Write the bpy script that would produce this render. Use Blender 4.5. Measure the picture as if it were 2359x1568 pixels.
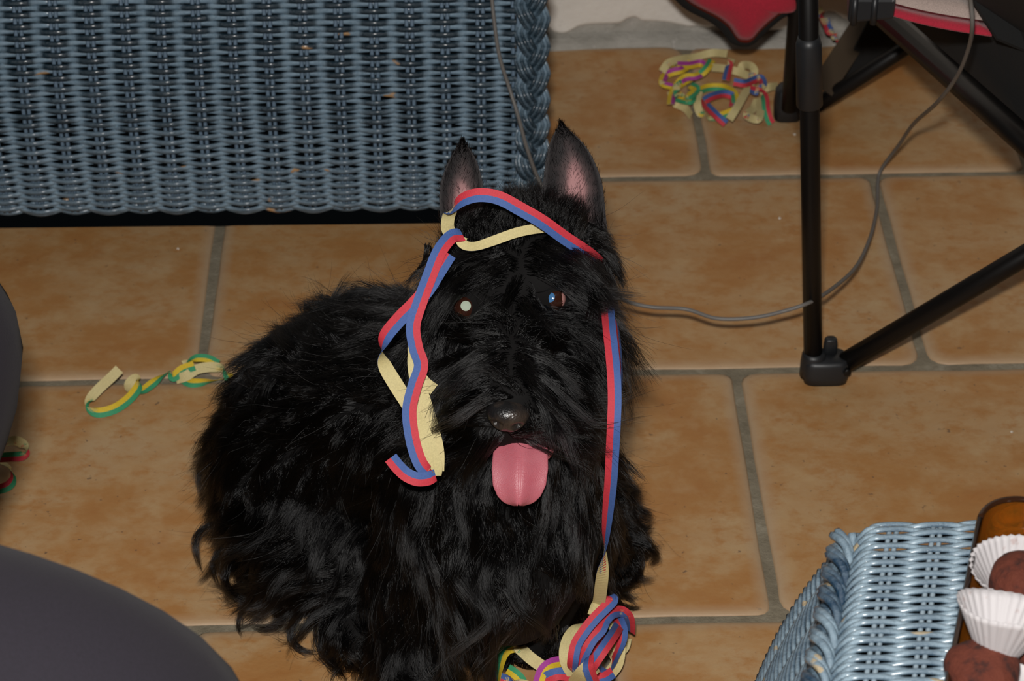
import bpy, bmesh, math, random
import numpy as np
from mathutils import Vector, Matrix, kdtree

# ------------------------------------------------------------------ clear
for o in list(bpy.data.objects):
    bpy.data.objects.remove(o)
scene = bpy.context.scene
COL = scene.collection
random.seed(7)
RNG = np.random.default_rng(11)

# ------------------------------------------------------------------ camera
IW, IH = 2359, 1568
TILE = 0.335                              # tile module, metres
F = 5489.2                                # focal length in pixels
PITCH, YAW, ROLL = 0.627028, 0.023253, -0.00308
CAMH = 3.91646 * TILE
_cp, _sp = math.cos(PITCH), math.sin(PITCH)
FW = np.array([math.sin(YAW) * _cp, math.cos(YAW) * _cp, -_sp])
_r = np.array([math.cos(YAW), -math.sin(YAW), 0.0])
_u = np.cross(_r, FW)
RT = math.cos(ROLL) * _r + math.sin(ROLL) * _u
UP = -math.sin(ROLL) * _r + math.cos(ROLL) * _u
CP = np.array([0.0, 0.0, CAMH])

cam_d = bpy.data.cameras.new('camera')
cam = bpy.data.objects.new('camera', cam_d)
COL.objects.link(cam)
cam_d.sensor_fit = 'HORIZONTAL'
cam_d.sensor_width = 23.7
cam_d.lens = F / IW * 23.7
cam_d.clip_start = 0.05
m = Matrix(((RT[0], UP[0], -FW[0], CP[0]), (RT[1], UP[1], -FW[1], CP[1]), (RT[2], UP[2], -FW[2], CP[2]), (0, 0, 0, 1)))
cam.matrix_world = m
cam_d.dof.use_dof = True
cam_d.dof.focus_distance = 1.70
cam_d.dof.aperture_fstop = 10.5
scene.camera = cam

# ------------------------------------------------------------------ world, flash, exposure
world = bpy.data.worlds.new('world')
scene.world = world
world.use_nodes = True
bg = world.node_tree.nodes['Background']
bg.inputs[0].default_value = (1.0, 0.86, 0.70, 1)
bg.inputs[1].default_value = 0.004

fl_d = bpy.data.lights.new('camera_flash', 'AREA')
fl_d.shape = 'RECTANGLE'
fl_d.size, fl_d.size_y = 0.07, 0.04
fl_d.energy = 30.5
fl_d.color = (1.0, 0.97, 0.93)
fl = bpy.data.objects.new('camera_flash', fl_d)
COL.objects.link(fl)
fp = CP + UP * 0.115 - RT * 0.02 - FW * 0.03
fm = m.copy(); fm.translation = Vector(fp)
fl.matrix_world = fm

scene.view_settings.view_transform = 'Standard'
scene.view_settings.look = 'None'
scene.view_settings.exposure = 0.0
scene.view_settings.gamma = 1.0
scene.view_settings.use_curve_mapping = False

# ------------------------------------------------------------------ pixel helpers (photo pixel + real distance -> world point)
def ray(px, py):
    return FW * F + RT * (px - IW / 2) - UP * (py - IH / 2)
def PH(px, py, z=0.0):                     # on the horizontal plane at height z
    d = ray(px, py); t = (z - CAMH) / d[2]; return CP + d * t
def PZ(px, py, zc):                        # at distance zc along the view axis
    return CP + ray(px, py) * (zc / F)
def PY(px, py, y):                         # on the vertical plane at world y
    d = ray(px, py); t = y / d[1]; return CP + d * t
def proj(p):
    q = np.asarray(p) - CP
    zc = q @ FW
    return np.stack([IW / 2 + F * (q @ RT) / zc, IH / 2 - F * (q @ UP) / zc, zc], -1)

# ------------------------------------------------------------------ materials
def mat(name, color, rough=0.6, **kw):
    mt = bpy.data.materials.new(name); mt.use_nodes = True
    b = mt.node_tree.nodes['Principled BSDF']
    b.inputs['Base Color'].default_value = (*color, 1)
    b.inputs['Roughness'].default_value = rough
    for k, v in kw.items():
        b.inputs[k.replace('_', ' ')].default_value = v
    return mt
def nodes(mt):
    nt = mt.node_tree
    return nt, nt.nodes['Principled BSDF']
def N(nt, typ, **kw):
    n = nt.nodes.new(typ)
    for k, v in kw.items(): setattr(n, k, v)
    return n
def noise(nt, scale, detail=4, rough=0.55, vec=None, dist=0.0):
    n = N(nt, 'ShaderNodeTexNoise')
    n.inputs['Scale'].default_value = scale; n.inputs['Detail'].default_value = detail
    n.inputs['Roughness'].default_value = rough; n.inputs['Distortion'].default_value = dist
    if vec is not None: nt.links.new(vec, n.inputs['Vector'])
    return n.outputs['Fac']
def ramp(nt, fac, stops):
    r = N(nt, 'ShaderNodeValToRGB')
    while len(r.color_ramp.elements) < len(stops): r.color_ramp.elements.new(0.5)
    for e, (p, c) in zip(r.color_ramp.elements, stops):
        e.position = p; e.color = (*c, 1) if len(c) == 3 else c
    nt.links.new(fac, r.inputs[0])
    return r.outputs[0]
def mix(nt, fac, a, b, mode='MIX'):
    x = N(nt, 'ShaderNodeMix', data_type='RGBA', blend_type=mode)
    for sock, v in ((x.inputs[0], fac), (x.inputs[6], a), (x.inputs[7], b)):
        if isinstance(v, (int, float)): sock.default_value = v
        elif isinstance(v, tuple): sock.default_value = (*v, 1)
        else: nt.links.new(v, sock)
    return x.outputs[2]
def bump(nt, b, fac, strength, dist):
    n = N(nt, 'ShaderNodeBump'); n.inputs['Strength'].default_value = strength
    n.inputs['Distance'].default_value = dist
    nt.links.new(fac, n.inputs['Height']); nt.links.new(n.outputs[0], b.inputs['Normal'])
def objvec(nt, rnd=True):
    tc = N(nt, 'ShaderNodeTexCoord')
    if not rnd: return tc.outputs['Object']
    oi = N(nt, 'ShaderNodeObjectInfo')
    ml = N(nt, 'ShaderNodeMath', operation='MULTIPLY'); ml.inputs[1].default_value = 37.0
    nt.links.new(oi.outputs['Random'], ml.inputs[0])
    ad = N(nt, 'ShaderNodeVectorMath', operation='ADD')
    nt.links.new(tc.outputs['Object'], ad.inputs[0]); nt.links.new(ml.outputs[0], ad.inputs[1])
    return ad.outputs[0]

# tiles: tan stoneware with rusty mottling
M_TILE = mat('stoneware_tile', (0.4, 0.22, 0.1), 0.5)
nt, b = nodes(M_TILE)
v = objvec(nt)
mp = N(nt, 'ShaderNodeMapping'); mp.inputs['Scale'].default_value = (0.85, 1.15, 1.0); nt.links.new(v, mp.inputs[0])
big = noise(nt, 8.5, 8, 0.66, mp.outputs[0], 0.3)
c1 = ramp(nt, big, [(0.34, (0.475, 0.315, 0.168)), (0.47, (0.455, 0.266, 0.118)), (0.56, (0.42, 0.210, 0.072)), (0.68, (0.385, 0.165, 0.048))])
fine = noise(nt, 60, 5, 0.7, mp.outputs[0])
c2 = mix(nt, ramp(nt, fine, [(0.48, (0, 0, 0)), (0.66, (0.9, 0.9, 0.9))]), c1, (0.405, 0.190, 0.060))
lite = noise(nt, 26, 4, 0.6, v)
c3 = mix(nt, ramp(nt, lite, [(0.5, (0, 0, 0)), (0.8, (0.7, 0.7, 0.7))]), c2, (0.52, 0.36, 0.19))
sp = noise(nt, 170, 2, 0.5, v)
c4 = mix(nt, ramp(nt, sp, [(0.71, (0, 0, 0)), (0.76, (0.7, 0.7, 0.7))]), c3, (0.11, 0.07, 0.05))
ge = N(nt, 'ShaderNodeAttribute', attribute_name='edge')
c5 = mix(nt, ge.outputs['Fac'], c4, (0.46, 0.33, 0.21))
nt.links.new(c5, b.inputs['Base Color'])
nt.links.new(ramp(nt, fine, [(0.3, (0.42,) * 3), (0.7, (0.62,) * 3)]), b.inputs['Roughness'])
b.inputs['Specular IOR Level'].default_value = 0.35
bump(nt, b, noise(nt, 30, 6, 0.65, v), 0.25, 0.004)

M_GROUT = mat('grout', (0.20, 0.175, 0.135), 0.9)
nt, b = nodes(M_GROUT)
v = objvec(nt, False)
nt.links.new(ramp(nt, noise(nt, 35, 6, 0.7, v), [(0.3, (0.165, 0.138, 0.092)), (0.55, (0.245, 0.21, 0.148)), (0.75, (0.36, 0.325, 0.25))]), b.inputs['Base Color'])
bump(nt, b, noise(nt, 220, 5, 0.7, v), 0.6, 0.003)

M_PAINT = mat('white_wall_paint', (0.62, 0.585, 0.53), 0.75)
nt, b = nodes(M_PAINT)
v = objvec(nt, False)
c = ramp(nt, noise(nt, 9, 5, 0.6, v), [(0.3, (0.80, 0.755, 0.69)), (0.7, (0.88, 0.835, 0.77))])
c = mix(nt, ramp(nt, noise(nt, 38, 2, 0.5, v), [(0.68, (0, 0, 0)), (0.76, (0.7, 0.7, 0.7))]), c, (0.36, 0.33, 0.28))
nt.links.new(c, b.inputs['Base Color'])
bump(nt, b, noise(nt, 25, 5, 0.6, v), 0.5, 0.006)
M_CEMENT = mat('cement', (0.3, 0.29, 0.26), 0.9)
nt, b = nodes(M_CEMENT)
v = objvec(nt, False)
c = ramp(nt, noise(nt, 30, 6, 0.65, v), [(0.3, (0.36, 0.34, 0.30)), (0.7, (0.48, 0.455, 0.41))])
c = mix(nt, ramp(nt, noise(nt, 55, 3, 0.6, v), [(0.64, (0, 0, 0)), (0.70, (1, 1, 1))]), c, (0.52, 0.49, 0.45))
nt.links.new(c, b.inputs['Base Color'])
bump(nt, b, noise(nt, 70, 6, 0.7, v), 0.8, 0.006)

def wicker_mat(name, dark, light, chip, rough):
    mt = mat(name, light, rough)
    nt, b = nodes(mt)
    v = objvec(nt)
    at = N(nt, 'ShaderNodeAttribute', attribute_name='wash')
    mp = N(nt, 'ShaderNodeMapping'); mp.inputs['Scale'].default_value = (0.35, 1, 1); nt.links.new(v, mp.inputs[0])
    nz = noise(nt, 160, 4, 0.65, mp.outputs[0])
    ad = N(nt, 'ShaderNodeMath', operation='ADD'); nt.links.new(at.outputs['Fac'], ad.inputs[0])
    ml = N(nt, 'ShaderNodeMath', operation='MULTIPLY_ADD'); nt.links.new(nz, ml.inputs[0]); ml.inputs[1].default_value = 0.9; ml.inputs[2].default_value = -0.45
    nt.links.new(ml.outputs[0], ad.inputs[1])
    mid = tuple(0.55 * x + 0.45 * y for x, y in zip(dark, light))
    c = ramp(nt, ad.outputs[0], [(0.05, dark), (0.45, mid), (0.95, light)])
    ch = noise(nt, 42, 2, 0.5, mp.outputs[0])
    c = mix(nt, ramp(nt, ch, [(0.70, (0, 0, 0)), (0.71, (1, 1, 1))]), c, chip)
    nt.links.new(c, b.inputs['Base Color'])
    nt.links.new(ramp(nt, nz, [(0.3, (rough - 0.1,) * 3), (0.7, (rough + 0.2,) * 3)]), b.inputs['Roughness'])
    bump(nt, b, noise(nt, 420, 4, 0.7, v), 0.6, 0.002)
    b.inputs['Coat Weight'].default_value = 0.5; b.inputs['Coat Roughness'].default_value = 0.16
    return mt
M_WICK = wicker_mat('blue_washed_wicker', (0.010, 0.028, 0.044), (0.215, 0.315, 0.405), (0.42, 0.25, 0.12), 0.25)
M_STAKE = mat('blue_wicker_stake', (0.13, 0.19, 0.26), 0.4)
M_WICKT = wicker_mat('pale_blue_washed_wicker', (0.016, 0.045, 0.085), (0.31, 0.42, 0.50), (0.42, 0.34, 0.22), 0.28)
M_STAKET = mat('pale_blue_wicker_stake', (0.30, 0.38, 0.44), 0.45)
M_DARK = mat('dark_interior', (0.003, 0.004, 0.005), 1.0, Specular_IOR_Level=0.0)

M_TUBE = mat('black_enamelled_steel', (0.005, 0.0042, 0.004), 0.40, Specular_IOR_Level=0.3)
M_PLAST = mat('black_plastic', (0.014, 0.015, 0.017), 0.45)
M_CABLE = mat('grey_cable', (0.15, 0.14, 0.13), 0.5)
def cloth(name, color, scale=900, rough=0.9, sheen=0.2):
    mt = mat(name, color, rough)
    nt, b = nodes(mt)
    v = objvec(nt, False)
    n = noise(nt, scale, 3, 0.6, v)
    d = tuple(x * 0.78 for x in color); l = tuple(min(1, x * 1.2) for x in color)
    nt.links.new(ramp(nt, n, [(0.3, d), (0.7, l)]), b.inputs['Base Color'])
    b.inputs['Sheen Weight'].default_value = sheen
    bump(nt, b, n, 0.4, 0.001)
    return mt
M_TROU = cloth('charcoal_trouser_cotton', (0.0115, 0.0085, 0.0150), 900, 0.9, 0.03)
M_SHOE = mat('black_shoe_leather', (0.015, 0.014, 0.014), 0.5)
M_RED = cloth('red_canvas', (0.42, 0.012, 0.035))
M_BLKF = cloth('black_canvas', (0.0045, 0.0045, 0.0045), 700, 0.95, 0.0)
M_BEIGE = cloth('beige_canvas', (0.44, 0.34, 0.30))
M_MAROON = cloth('maroon_canvas', (0.10, 0.03, 0.035))

def paper(name, color):
    mt = mat(name, color, 0.65)
    nt, b = nodes(mt)
    v = objvec(nt, False)
    n = noise(nt, 900, 3, 0.6, v)
    d = tuple(x * 0.88 for x in color); l = tuple(min(1, x * 1.08) for x in color)
    nt.links.new(ramp(nt, n, [(0.3, d), (0.7, l)]), b.inputs['Base Color'])
    b.inputs['Specular IOR Level'].default_value = 0.3
    return mt
P_RED = paper('red_streamer_print', (0.56, 0.040, 0.060))
P_BLUE = paper('blue_streamer_print', (0.06, 0.12, 0.34))
P_CREAM = paper('cream_streamer_paper', (0.60, 0.51, 0.25))
P_GREEN = paper('green_streamer_print', (0.045, 0.30, 0.14))
P_YELL = paper('yellow_streamer_print', (0.66, 0.47, 0.03))
P_PURP = paper('purple_streamer_print', (0.38, 0.05, 0.30))

# ------------------------------------------------------------------ object helpers
def obj(name, mesh, mt=None, parent=None):
    o = bpy.data.objects.new(name, mesh); COL.objects.link(o)
    if mt is not None and mesh is not None and len(mesh.materials) == 0:
        for q in (mt if isinstance(mt, (list, tuple)) else [mt]): mesh.materials.append(q)
    if parent is not None: o.parent = parent
    return o
def empty(name, loc=(0, 0, 0)):
    o = bpy.data.objects.new(name, None); COL.objects.link(o); o.location = Vector(loc)
    o.empty_display_size = 0.05
    return o
def tag(o, label, cat, group=None, kind=None):
    o['label'] = label; o['category'] = cat
    if group: o['group'] = group
    if kind: o['kind'] = kind
    return o
def structure(o, label=None):
    o['kind'] = 'structure'
    if label: o['label'] = label
    return o
def mesh_np(name, verts, faces, smooth=True, attrs=None):
    me = bpy.data.meshes.new(name)
    me.from_pydata([tuple(map(float, v)) for v in verts], [], [tuple(int(i) for i in f) for f in faces])
    if smooth: me.polygons.foreach_set('use_smooth', [True] * len(me.polygons))
    for k, a in (attrs or {}).items():
        at = me.attributes.new(k, 'FLOAT', 'POINT'); at.data.foreach_set('value', np.asarray(a, dtype=np.float32))
    me.update()
    return me
def bm_mesh(name, bm, smooth=False):
    me = bpy.data.meshes.new(name); bm.normal_update(); bm.to_mesh(me); bm.free()
    if smooth: me.polygons.foreach_set('use_smooth', [True] * len(me.polygons))
    return me
def unit(v):
    v = np.asarray(v, float); n = np.linalg.norm(v, axis=-1, keepdims=True); return v / np.maximum(n, 1e-12)
def catmull(P, n=10):
    P = np.asarray(P, float)
    Q = np.vstack([2 * P[0] - P[1], P, 2 * P[-1] - P[-2]])
    out = []
    for i in range(1, len(Q) - 2):
        p0, p1, p2, p3 = Q[i - 1], Q[i], Q[i + 1], Q[i + 2]
        for t in np.arange(n) / n:
            out.append(0.5 * ((2 * p1) + (-p0 + p2) * t + (2 * p0 - 5 * p1 + 4 * p2 - p3) * t * t + (-p0 + 3 * p1 - 3 * p2 + p3) * t ** 3))
    out.append(P[-1])
    return np.array(out)
def frames(pts, up=(0, 0, 1)):
    T = np.gradient(pts, axis=0); T = unit(T)
    n = np.cross(T[0], up)
    if np.linalg.norm(n) < 1e-3: n = np.cross(T[0], (1, 0, 0))
    n = unit(n); Ns = [n]
    for i in range(1, len(pts)):
        n = n - T[i] * (n @ T[i]); n = unit(n); Ns.append(n)
    Ns = np.array(Ns)
    return T, Ns, np.cross(T, Ns)
def tube_vf(pts, rad, sides=10, cap=True, base=0):
    pts = np.asarray(pts, float); rad = np.broadcast_to(np.asarray(rad, float), (len(pts),))
    T, A, B = frames(pts)
    V = []; Fc = []
    for i in range(len(pts)):
        for k in range(sides):
            a = 2 * math.pi * k / sides
            V.append(pts[i] + rad[i] * (math.cos(a) * A[i] + math.sin(a) * B[i]))
    for i in range(len(pts) - 1):
        for k in range(sides):
            k2 = (k + 1) % sides
            Fc.append((base + i * sides + k, base + (i + 1) * sides + k, base + (i + 1) * sides + k2, base + i * sides + k2))
    if cap:
        Fc.append(tuple(base + k for k in range(sides)))
        Fc.append(tuple(base + (len(pts) - 1) * sides + k for k in reversed(range(sides))))
    return V, Fc
def tube(name, pts, rad, mt, parent=None, sides=12):
    V, Fc = tube_vf(pts, rad, sides)
    return obj(name, mesh_np(name, V, Fc), mt, parent)
def local(o_parent, V):
    return np.asarray(V) - np.asarray(o_parent.location)
def prism(name, poly, thick, mt, parent=None, bev=0.0, seg=2, smooth=False):
    """poly: 3D planar polygon, extruded by vector thick"""
    bm = bmesh.new()
    vs = [bm.verts.new(Vector(p)) for p in poly]
    f = bm.faces.new(vs)
    r = bmesh.ops.extrude_face_region(bm, geom=[f])
    bmesh.ops.translate(bm, vec=Vector(thick), verts=[g for g in r['geom'] if isinstance(g, bmesh.types.BMVert)])
    bmesh.ops.recalc_face_normals(bm, faces=bm.faces)
    if bev > 0:
        bmesh.ops.bevel(bm, geom=list(bm.edges), offset=bev, segments=seg, profile=0.5, affect='EDGES')
    return obj(name, bm_mesh(name, bm, smooth), mt, parent)

# ------------------------------------------------------------------ the floor: grout bed and single tiles
Y0 = 4.25146 * TILE                         # the joint row nearest the camera
XA, XB, XC = 0.75145 * TILE, 1.26378 * TILE, 0.73756 * TILE
YW = PH(1420, 103)[1]                       # wall foot
bm = bmesh.new()
bmesh.ops.create_cube(bm, size=1)
for vv in bm.verts:
    vv.co = Vector((vv.co.x * 4.2 + 0.1, vv.co.y * 4.6 + (YW + 0.25 - 2.3), vv.co.z * 0.05 - 0.0275))
floor = structure(obj('floor', bm_mesh('floor', bm), M_GROUT), 'tan stoneware tile floor laid in running bond with grey grout')

def tile_mesh(w, d, seed):
    rr = random.Random(seed)
    rad = 0.012; outline = []
    corners = [(w / 2, d / 2, 0), (-w / 2, d / 2, 90), (-w / 2, -d / 2, 180), (w / 2, -d / 2, 270)]
    prev = None
    for ci, (cx, cy, a0) in enumerate(corners):
        sx, sy = (1 if cx > 0 else -1), (1 if cy > 0 else -1)
        r = rad * rr.uniform(0.7, 1.5)
        for k in range(4):
            a = math.radians(a0 + 30 * k)
            outline.append((cx - sx * r + r * math.cos(a), cy - sy * r + r * math.sin(a)))
        nx, ny, _ = corners[(ci + 1) % 4]
        for k in range(1, 8):                      # slightly wavy hand-made edge
            t = k / 8
            ox, oy = cx + (nx - cx) * t, cy + (ny - cy) * t
            j = rr.uniform(-0.0008, 0.0008)
            outline.append((ox + (j if ci % 2 else 0), oy + (j if not ci % 2 else 0)))
    n = len(outline); V = []; E = []
    for inset, z, e in ((0.0, -0.006, 0.25), (0.0, -0.0022, 0.7), (0.0020, -0.0004, 0.8), (0.006, 0.0004, 0.45), (0.014, 0.0006, 0.0)):
        for x, y in outline:
            V.append((x * (1 - 2 * inset / w), y * (1 - 2 * inset / d), z)); E.append(e)
    Fc = []
    for L in range(4):
        for k in range(n):
            k2 = (k + 1) % n
            Fc.append((L * n + k, L * n + k2, (L + 1) * n + k2, (L + 1) * n + k))
    Fc.append(tuple(4 * n + k for k in range(n)))
    me = mesh_np('tile', V, Fc, True, {'edge': E})
    me.materials.append(M_TILE)
    return me
TG = 0.0085                                   # grout width
TM = [tile_mesh(TILE - TG, TILE - TG, s) for s in range(5)]
offs = {-1: XC + 0.52 * TILE, 0: XC, 1: XB, 2: XA, -2: XC + 0.02, -3: XC + 0.5 * TILE}
offs[0] = XC; rows = {-2: 0.0, -1: XC + 0.5 * TILE, 0: XC, 1: XB, 2: XA}
depth_last = YW - (Y0 + 2 * TILE) - TG * 0.6
TL = [tile_mesh(TILE - TG, depth_last - TG * 0.5, 20 + s) for s in range(3)]
# row index r spans Y0+(r-1)*TILE .. Y0+r*TILE ; joint offsets: row below joint row C etc.
row_off = {-2: XB, -1: XC, 0: XB + 0.02, 1: XC, 2: XB, 3: XA}
ti = 0
for r in range(-2, 4):
    yb = Y0 + (r - 1) * TILE
    x0 = row_off[r] % TILE
    for k in range(-6, 6):
        xc = x0 + k * TILE + TILE / 2
        if not -1.25 < xc < 1.35: continue
        if r < 3:
            t = obj('tile', TM[ti % 5], None, floor); yc = yb + TILE / 2
        else:
            t = obj('tile', TL[ti % 3], None, floor); yc = Y0 + 2 * TILE + TG * 0.5 + (depth_last - TG * 0.5) / 2
        t.location = (xc + random.uniform(-.0006, .0006), yc + random.uniform(-.0006, .0006), 0.0 + random.uniform(-.0005, .0002))
        t.rotation_euler = (random.uniform(-.002, .002), random.uniform(-.002, .002), random.uniform(-.0015, .0015))
        ti += 1

# ------------------------------------------------------------------ wall: cement base, ragged coat of white paint
bm = bmesh.new(); bmesh.ops.create_cube(bm, size=1)
for vv in bm.verts:
    vv.co = Vector((vv.co.x * 4.2 + 0.1, vv.co.y * 0.12 + YW + 0.072, vv.co.z * 2.6 + 1.26))
wall = structure(obj('wall_back', bm_mesh('wall_back', bm), M_CEMENT), 'white painted wall with bare grey cement along its foot')
edge_px = [(1262, 72), (1275, 84), (1300, 87), (1318, 80), (1335, 71), (1370, 66), (1425, 64), (1445, 54), (1465, 50), (1480, 58), (1520, 60), (1560, 66), (1590, 72), (1610, 69), (1630, 74), (1650, 70), (1680, 78), (1720, 74), (1780, 80)]
edge = [PY(px, py, YW) for px, py in edge_px]
pts = [(p[0], p[2]) for p in edge]
rr = random.Random(3)
x = pts[0][0]
while x > -1.9:
    x -= rr.uniform(0.015, 0.04); pts.insert(0, (x, 0.028 + rr.uniform(-0.012, 0.012)))
x = pts[-1][0]
while x < 2.1:
    x += rr.uniform(0.015, 0.04); pts.append((x, 0.028 + rr.uniform(-0.012, 0.012)))
sm = catmull(np.array(pts), 4)
V = []; Fc = []
n = len(sm)
for (x, z) in sm:
    V += [(x, YW + 0.013, z), (x, YW + 0.008, z + 0.0015), (x, YW + 0.0065, z + 0.006), (x, YW + 0.0055, 2.5)]
for i in range(n - 1):
    for k in range(3):
        Fc.append((i * 4 + k, (i + 1) * 4 + k, (i + 1) * 4 + k + 1, i * 4 + k + 1))
me = mesh_np('paint_coat', V, Fc)
obj('paint_coat', me, M_PAINT, wall)['label'] = 'white paint coat with a ragged lower edge'
# mortar fillet between wall foot and last tiles
V = []; Fc = []
xs = np.linspace(-1.9, 2.1, 161)
for i, x in enumerate(xs):
    w = 0.010 + 0.006 * math.sin(x * 23) + rr.uniform(-.002, .002)
    V += [(x, YW + 0.02, 0.012 + rr.uniform(-.002, .002)), (x, YW - 0.002, 0.006 + rr.uniform(-.001, .001)), (x, YW - w, 0.0012), (x, YW - w - .001, -0.003)]
for i in range(len(xs) - 1):
    for k in range(3):
        Fc.append((i * 4 + k, i * 4 + k + 1, (i + 1) * 4 + k + 1, (i + 1) * 4 + k))
obj('mortar_fillet', mesh_np('mortar_fillet', V, Fc), M_CEMENT, wall)

# ------------------------------------------------------------------ wicker weaving
def weaver_mesh(length, pitch, phase, amp, rad, seed, flat=0.72, per=9, sides=7, deep=0.98):
    rr = np.random.default_rng(seed)
    n = int(length / pitch * per) + 1
    x = np.linspace(0, length, n)
    w = np.cos(math.pi * x / pitch + phase * math.pi)
    jit = np.interp(x, np.linspace(0, length, int(length / pitch) + 2), rr.normal(0, 0.00035, int(length / pitch) + 2))
    y = -amp * w
    V = []; Fc = []; A = []
    # crest (towards viewer, w=+1) is worn dark; the dips in between hold the pale wash
    q_ = np.clip((w - 0.05) / 0.65, 0, 1); wash = 0.82 - deep * q_ * q_ * (3 - 2 * q_)
    for i in range(n):
        for k in range(sides):
            a = 2 * math.pi * k / sides
            V.append((x[i], y[i] + rad * flat * math.cos(a), jit[i] + rad * math.sin(a)))
            A.append(wash[i] + 0.12 * math.sin(a))
    for i in range(n - 1):
        for k in range(sides):
            k2 = (k + 1) % sides
            Fc.append((i * sides + k, i * sides + k2, (i + 1) * sides + k2, (i + 1) * sides + k))
    return mesh_np('weaver', V, Fc, True, {'wash': A})

# --- the big wicker seat: a front panel that bellies out and leans back towards the top
def profile(n, s0=0.0):
    """offset back (y) and height (z) and lean along the arc length of the front panel"""
    S = np.linspace(0, 0.56, n); ds = S[1]
    phi = np.radians(np.interp(S, [0, 0.03, 0.09, 0.16, 0.30, 0.45, 0.56], [-14, -6, 2, 12, 26, 32, 36]))
    y = np.concatenate([[0], np.cumsum(np.sin(phi) * ds)[:-1]]); z = np.concatenate([[0], np.cumsum(np.cos(phi) * ds)[:-1]])
    return S, y, z, phi
SB = 0.024                                   # bottom edge above floor
pb0 = PH(0, 488, SB); pb1 = PH(1180, 474, SB)
ang = math.atan2(pb1[1] - pb0[1], pb1[0] - pb0[0])
ex = np.array([math.cos(ang), math.sin(ang), 0]); ey = np.array([-math.sin(ang), math.cos(ang), 0])
PITCHW = 0.0338
WL = 26 * PITCHW
xr = (pb1 + ex * 0.004) * np.array([1, 1, 0])
orig = xr - ex * WL                          # left end of the panel's bottom edge (out of frame)
seat = empty('wicker_sofa', (orig[0] + ex[0] * WL / 2, orig[1] + ex[1] * WL / 2 + 0.2, 0))
tag(seat, 'large dark blue wicker sofa with braided corner behind the black dog', 'sofa')
SW = Matrix.Translation(-seat.location)
S, PYo, PZo, PPH = profile(400)
def prof(s):
    return np.interp(s, S, PYo), np.interp(s, S, PZo), np.interp(s, S, PPH)
wm = {(ph, k): weaver_mesh(WL, PITCHW, ph, 0.0044, 0.0030, 10 * ph + k) for ph in (0, 1) for k in range(4)}
for ph in (0, 1):
    for k in range(4):
        wm[(ph, k + 4)] = weaver_mesh(WL, PITCHW, ph, 0.0044, 0.0029, 300 + 10 * ph + k, deep=0.70)
        wm[(ph, k + 8)] = weaver_mesh(WL, PITCHW, ph, 0.0044, 0.0028, 400 + 10 * ph + k, deep=0.45)
for me in wm.values(): me.materials.append(M_WICK)
s = 0.003; i = 0
rot_base = Matrix.Rotation(ang, 4, 'Z')
while s < 0.41:
    y, z, ph = prof(s)
    o = obj('weaver', wm[(i % 2, random.randrange(4) + (8 if s < 0.10 else 4 if s < 0.15 else 0))], None, seat)
    p = orig + ey * y + np.array([0, 0, SB + z])
    o.matrix_local = SW @ Matrix.Translation(Vector(p)) @ rot_base @ Matrix.Rotation(-ph, 4, 'X')
    s += 0.0043 if s < 0.05 else (0.0050 if s < 0.12 else 0.0056)
    i += 1
# stakes, two side by side
S2 = np.linspace(0, 0.415, 50)
pr = np.array([prof(q) for q in S2])
for k in range(int(WL / PITCHW) + 1):
    for dx in (-0.0026, 0.0026):
        pts = [np.array(seat.location) * 0 + orig + ex * (k * PITCHW + dx) + ey * a + np.array([0, 0, SB + bz]) for a, bz, _ in pr]
        tube('stake', local(seat, pts), 0.0021, M_STAKE, seat, 6)
# the border: closely packed flat canes at the very bottom
for k in range(3):
    o = obj('weaver', wm[(k % 2, k + 8)], None, seat)
    p = orig + ey * (0.003 + 0.004 * k) + np.array([0, 0, SB - 0.001 - 0.0012 * k])
    o.matrix_local = SW @ Matrix.Translation(Vector(p)) @ rot_base @ Matrix.Rotation(0.4, 4, 'X')
# dark inner lining behind the weave
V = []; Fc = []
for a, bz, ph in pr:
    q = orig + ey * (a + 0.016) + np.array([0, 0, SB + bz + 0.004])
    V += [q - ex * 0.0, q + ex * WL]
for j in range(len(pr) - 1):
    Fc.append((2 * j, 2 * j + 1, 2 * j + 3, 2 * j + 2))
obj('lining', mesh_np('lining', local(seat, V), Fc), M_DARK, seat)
# corner braid: three strands of four canes
BX = 0.0155
brc = xr + ex * BX
n = 420
SS = np.linspace(-0.004, 0.415, n)
PB = 0.080
for k in range(3):
    V = []; Fc = []; A = []
    for j in range(5):
        pts = []
        for q in SS:
            a, bz, ph = prof(max(q, 0))
            th = 2 * math.pi * q / PB + k * 2 * math.pi / 3
            off = (j - 2) * 0.0030
            lat = 0.0102 * (0.65 * math.asin(math.sin(th)) / (math.pi / 2) + 0.35 * math.sin(th))
            nrm = 0.0058 * math.sin(2 * th) + 0.004
            slope = 0.0092 * math.cos(th) * 2 * math.pi / PB
            cn = 1 / math.sqrt(1 + slope * slope)
            nv = -ey * math.cos(ph) + np.array([0, 0, math.sin(ph)])
            tv = ey * math.sin(ph) + np.array([0, 0, math.cos(ph)])
            base = brc + ey * a + np.array([0, 0, SB + bz + min(q, 0)])
            pts.append(base + ex * (lat + off * cn) + tv * (-off * slope * cn * 0.8) + nv * nrm)
        v_, f_ = tube_vf(local(seat, pts), 0.0019, 6, True, len(V))
        V += v_; Fc += f_
        for q in SS:
            th = 2 * math.pi * q / PB + k * 2 * math.pi / 3
            A += [0.40 - 0.32 * math.sin(2 * th) + (0.16 if j % 2 else -0.1)] * 6
    me = mesh_np('braid_strand', V, Fc, True, {'wash': A})
    obj('braid_strand', me, M_WICK, seat)
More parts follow.
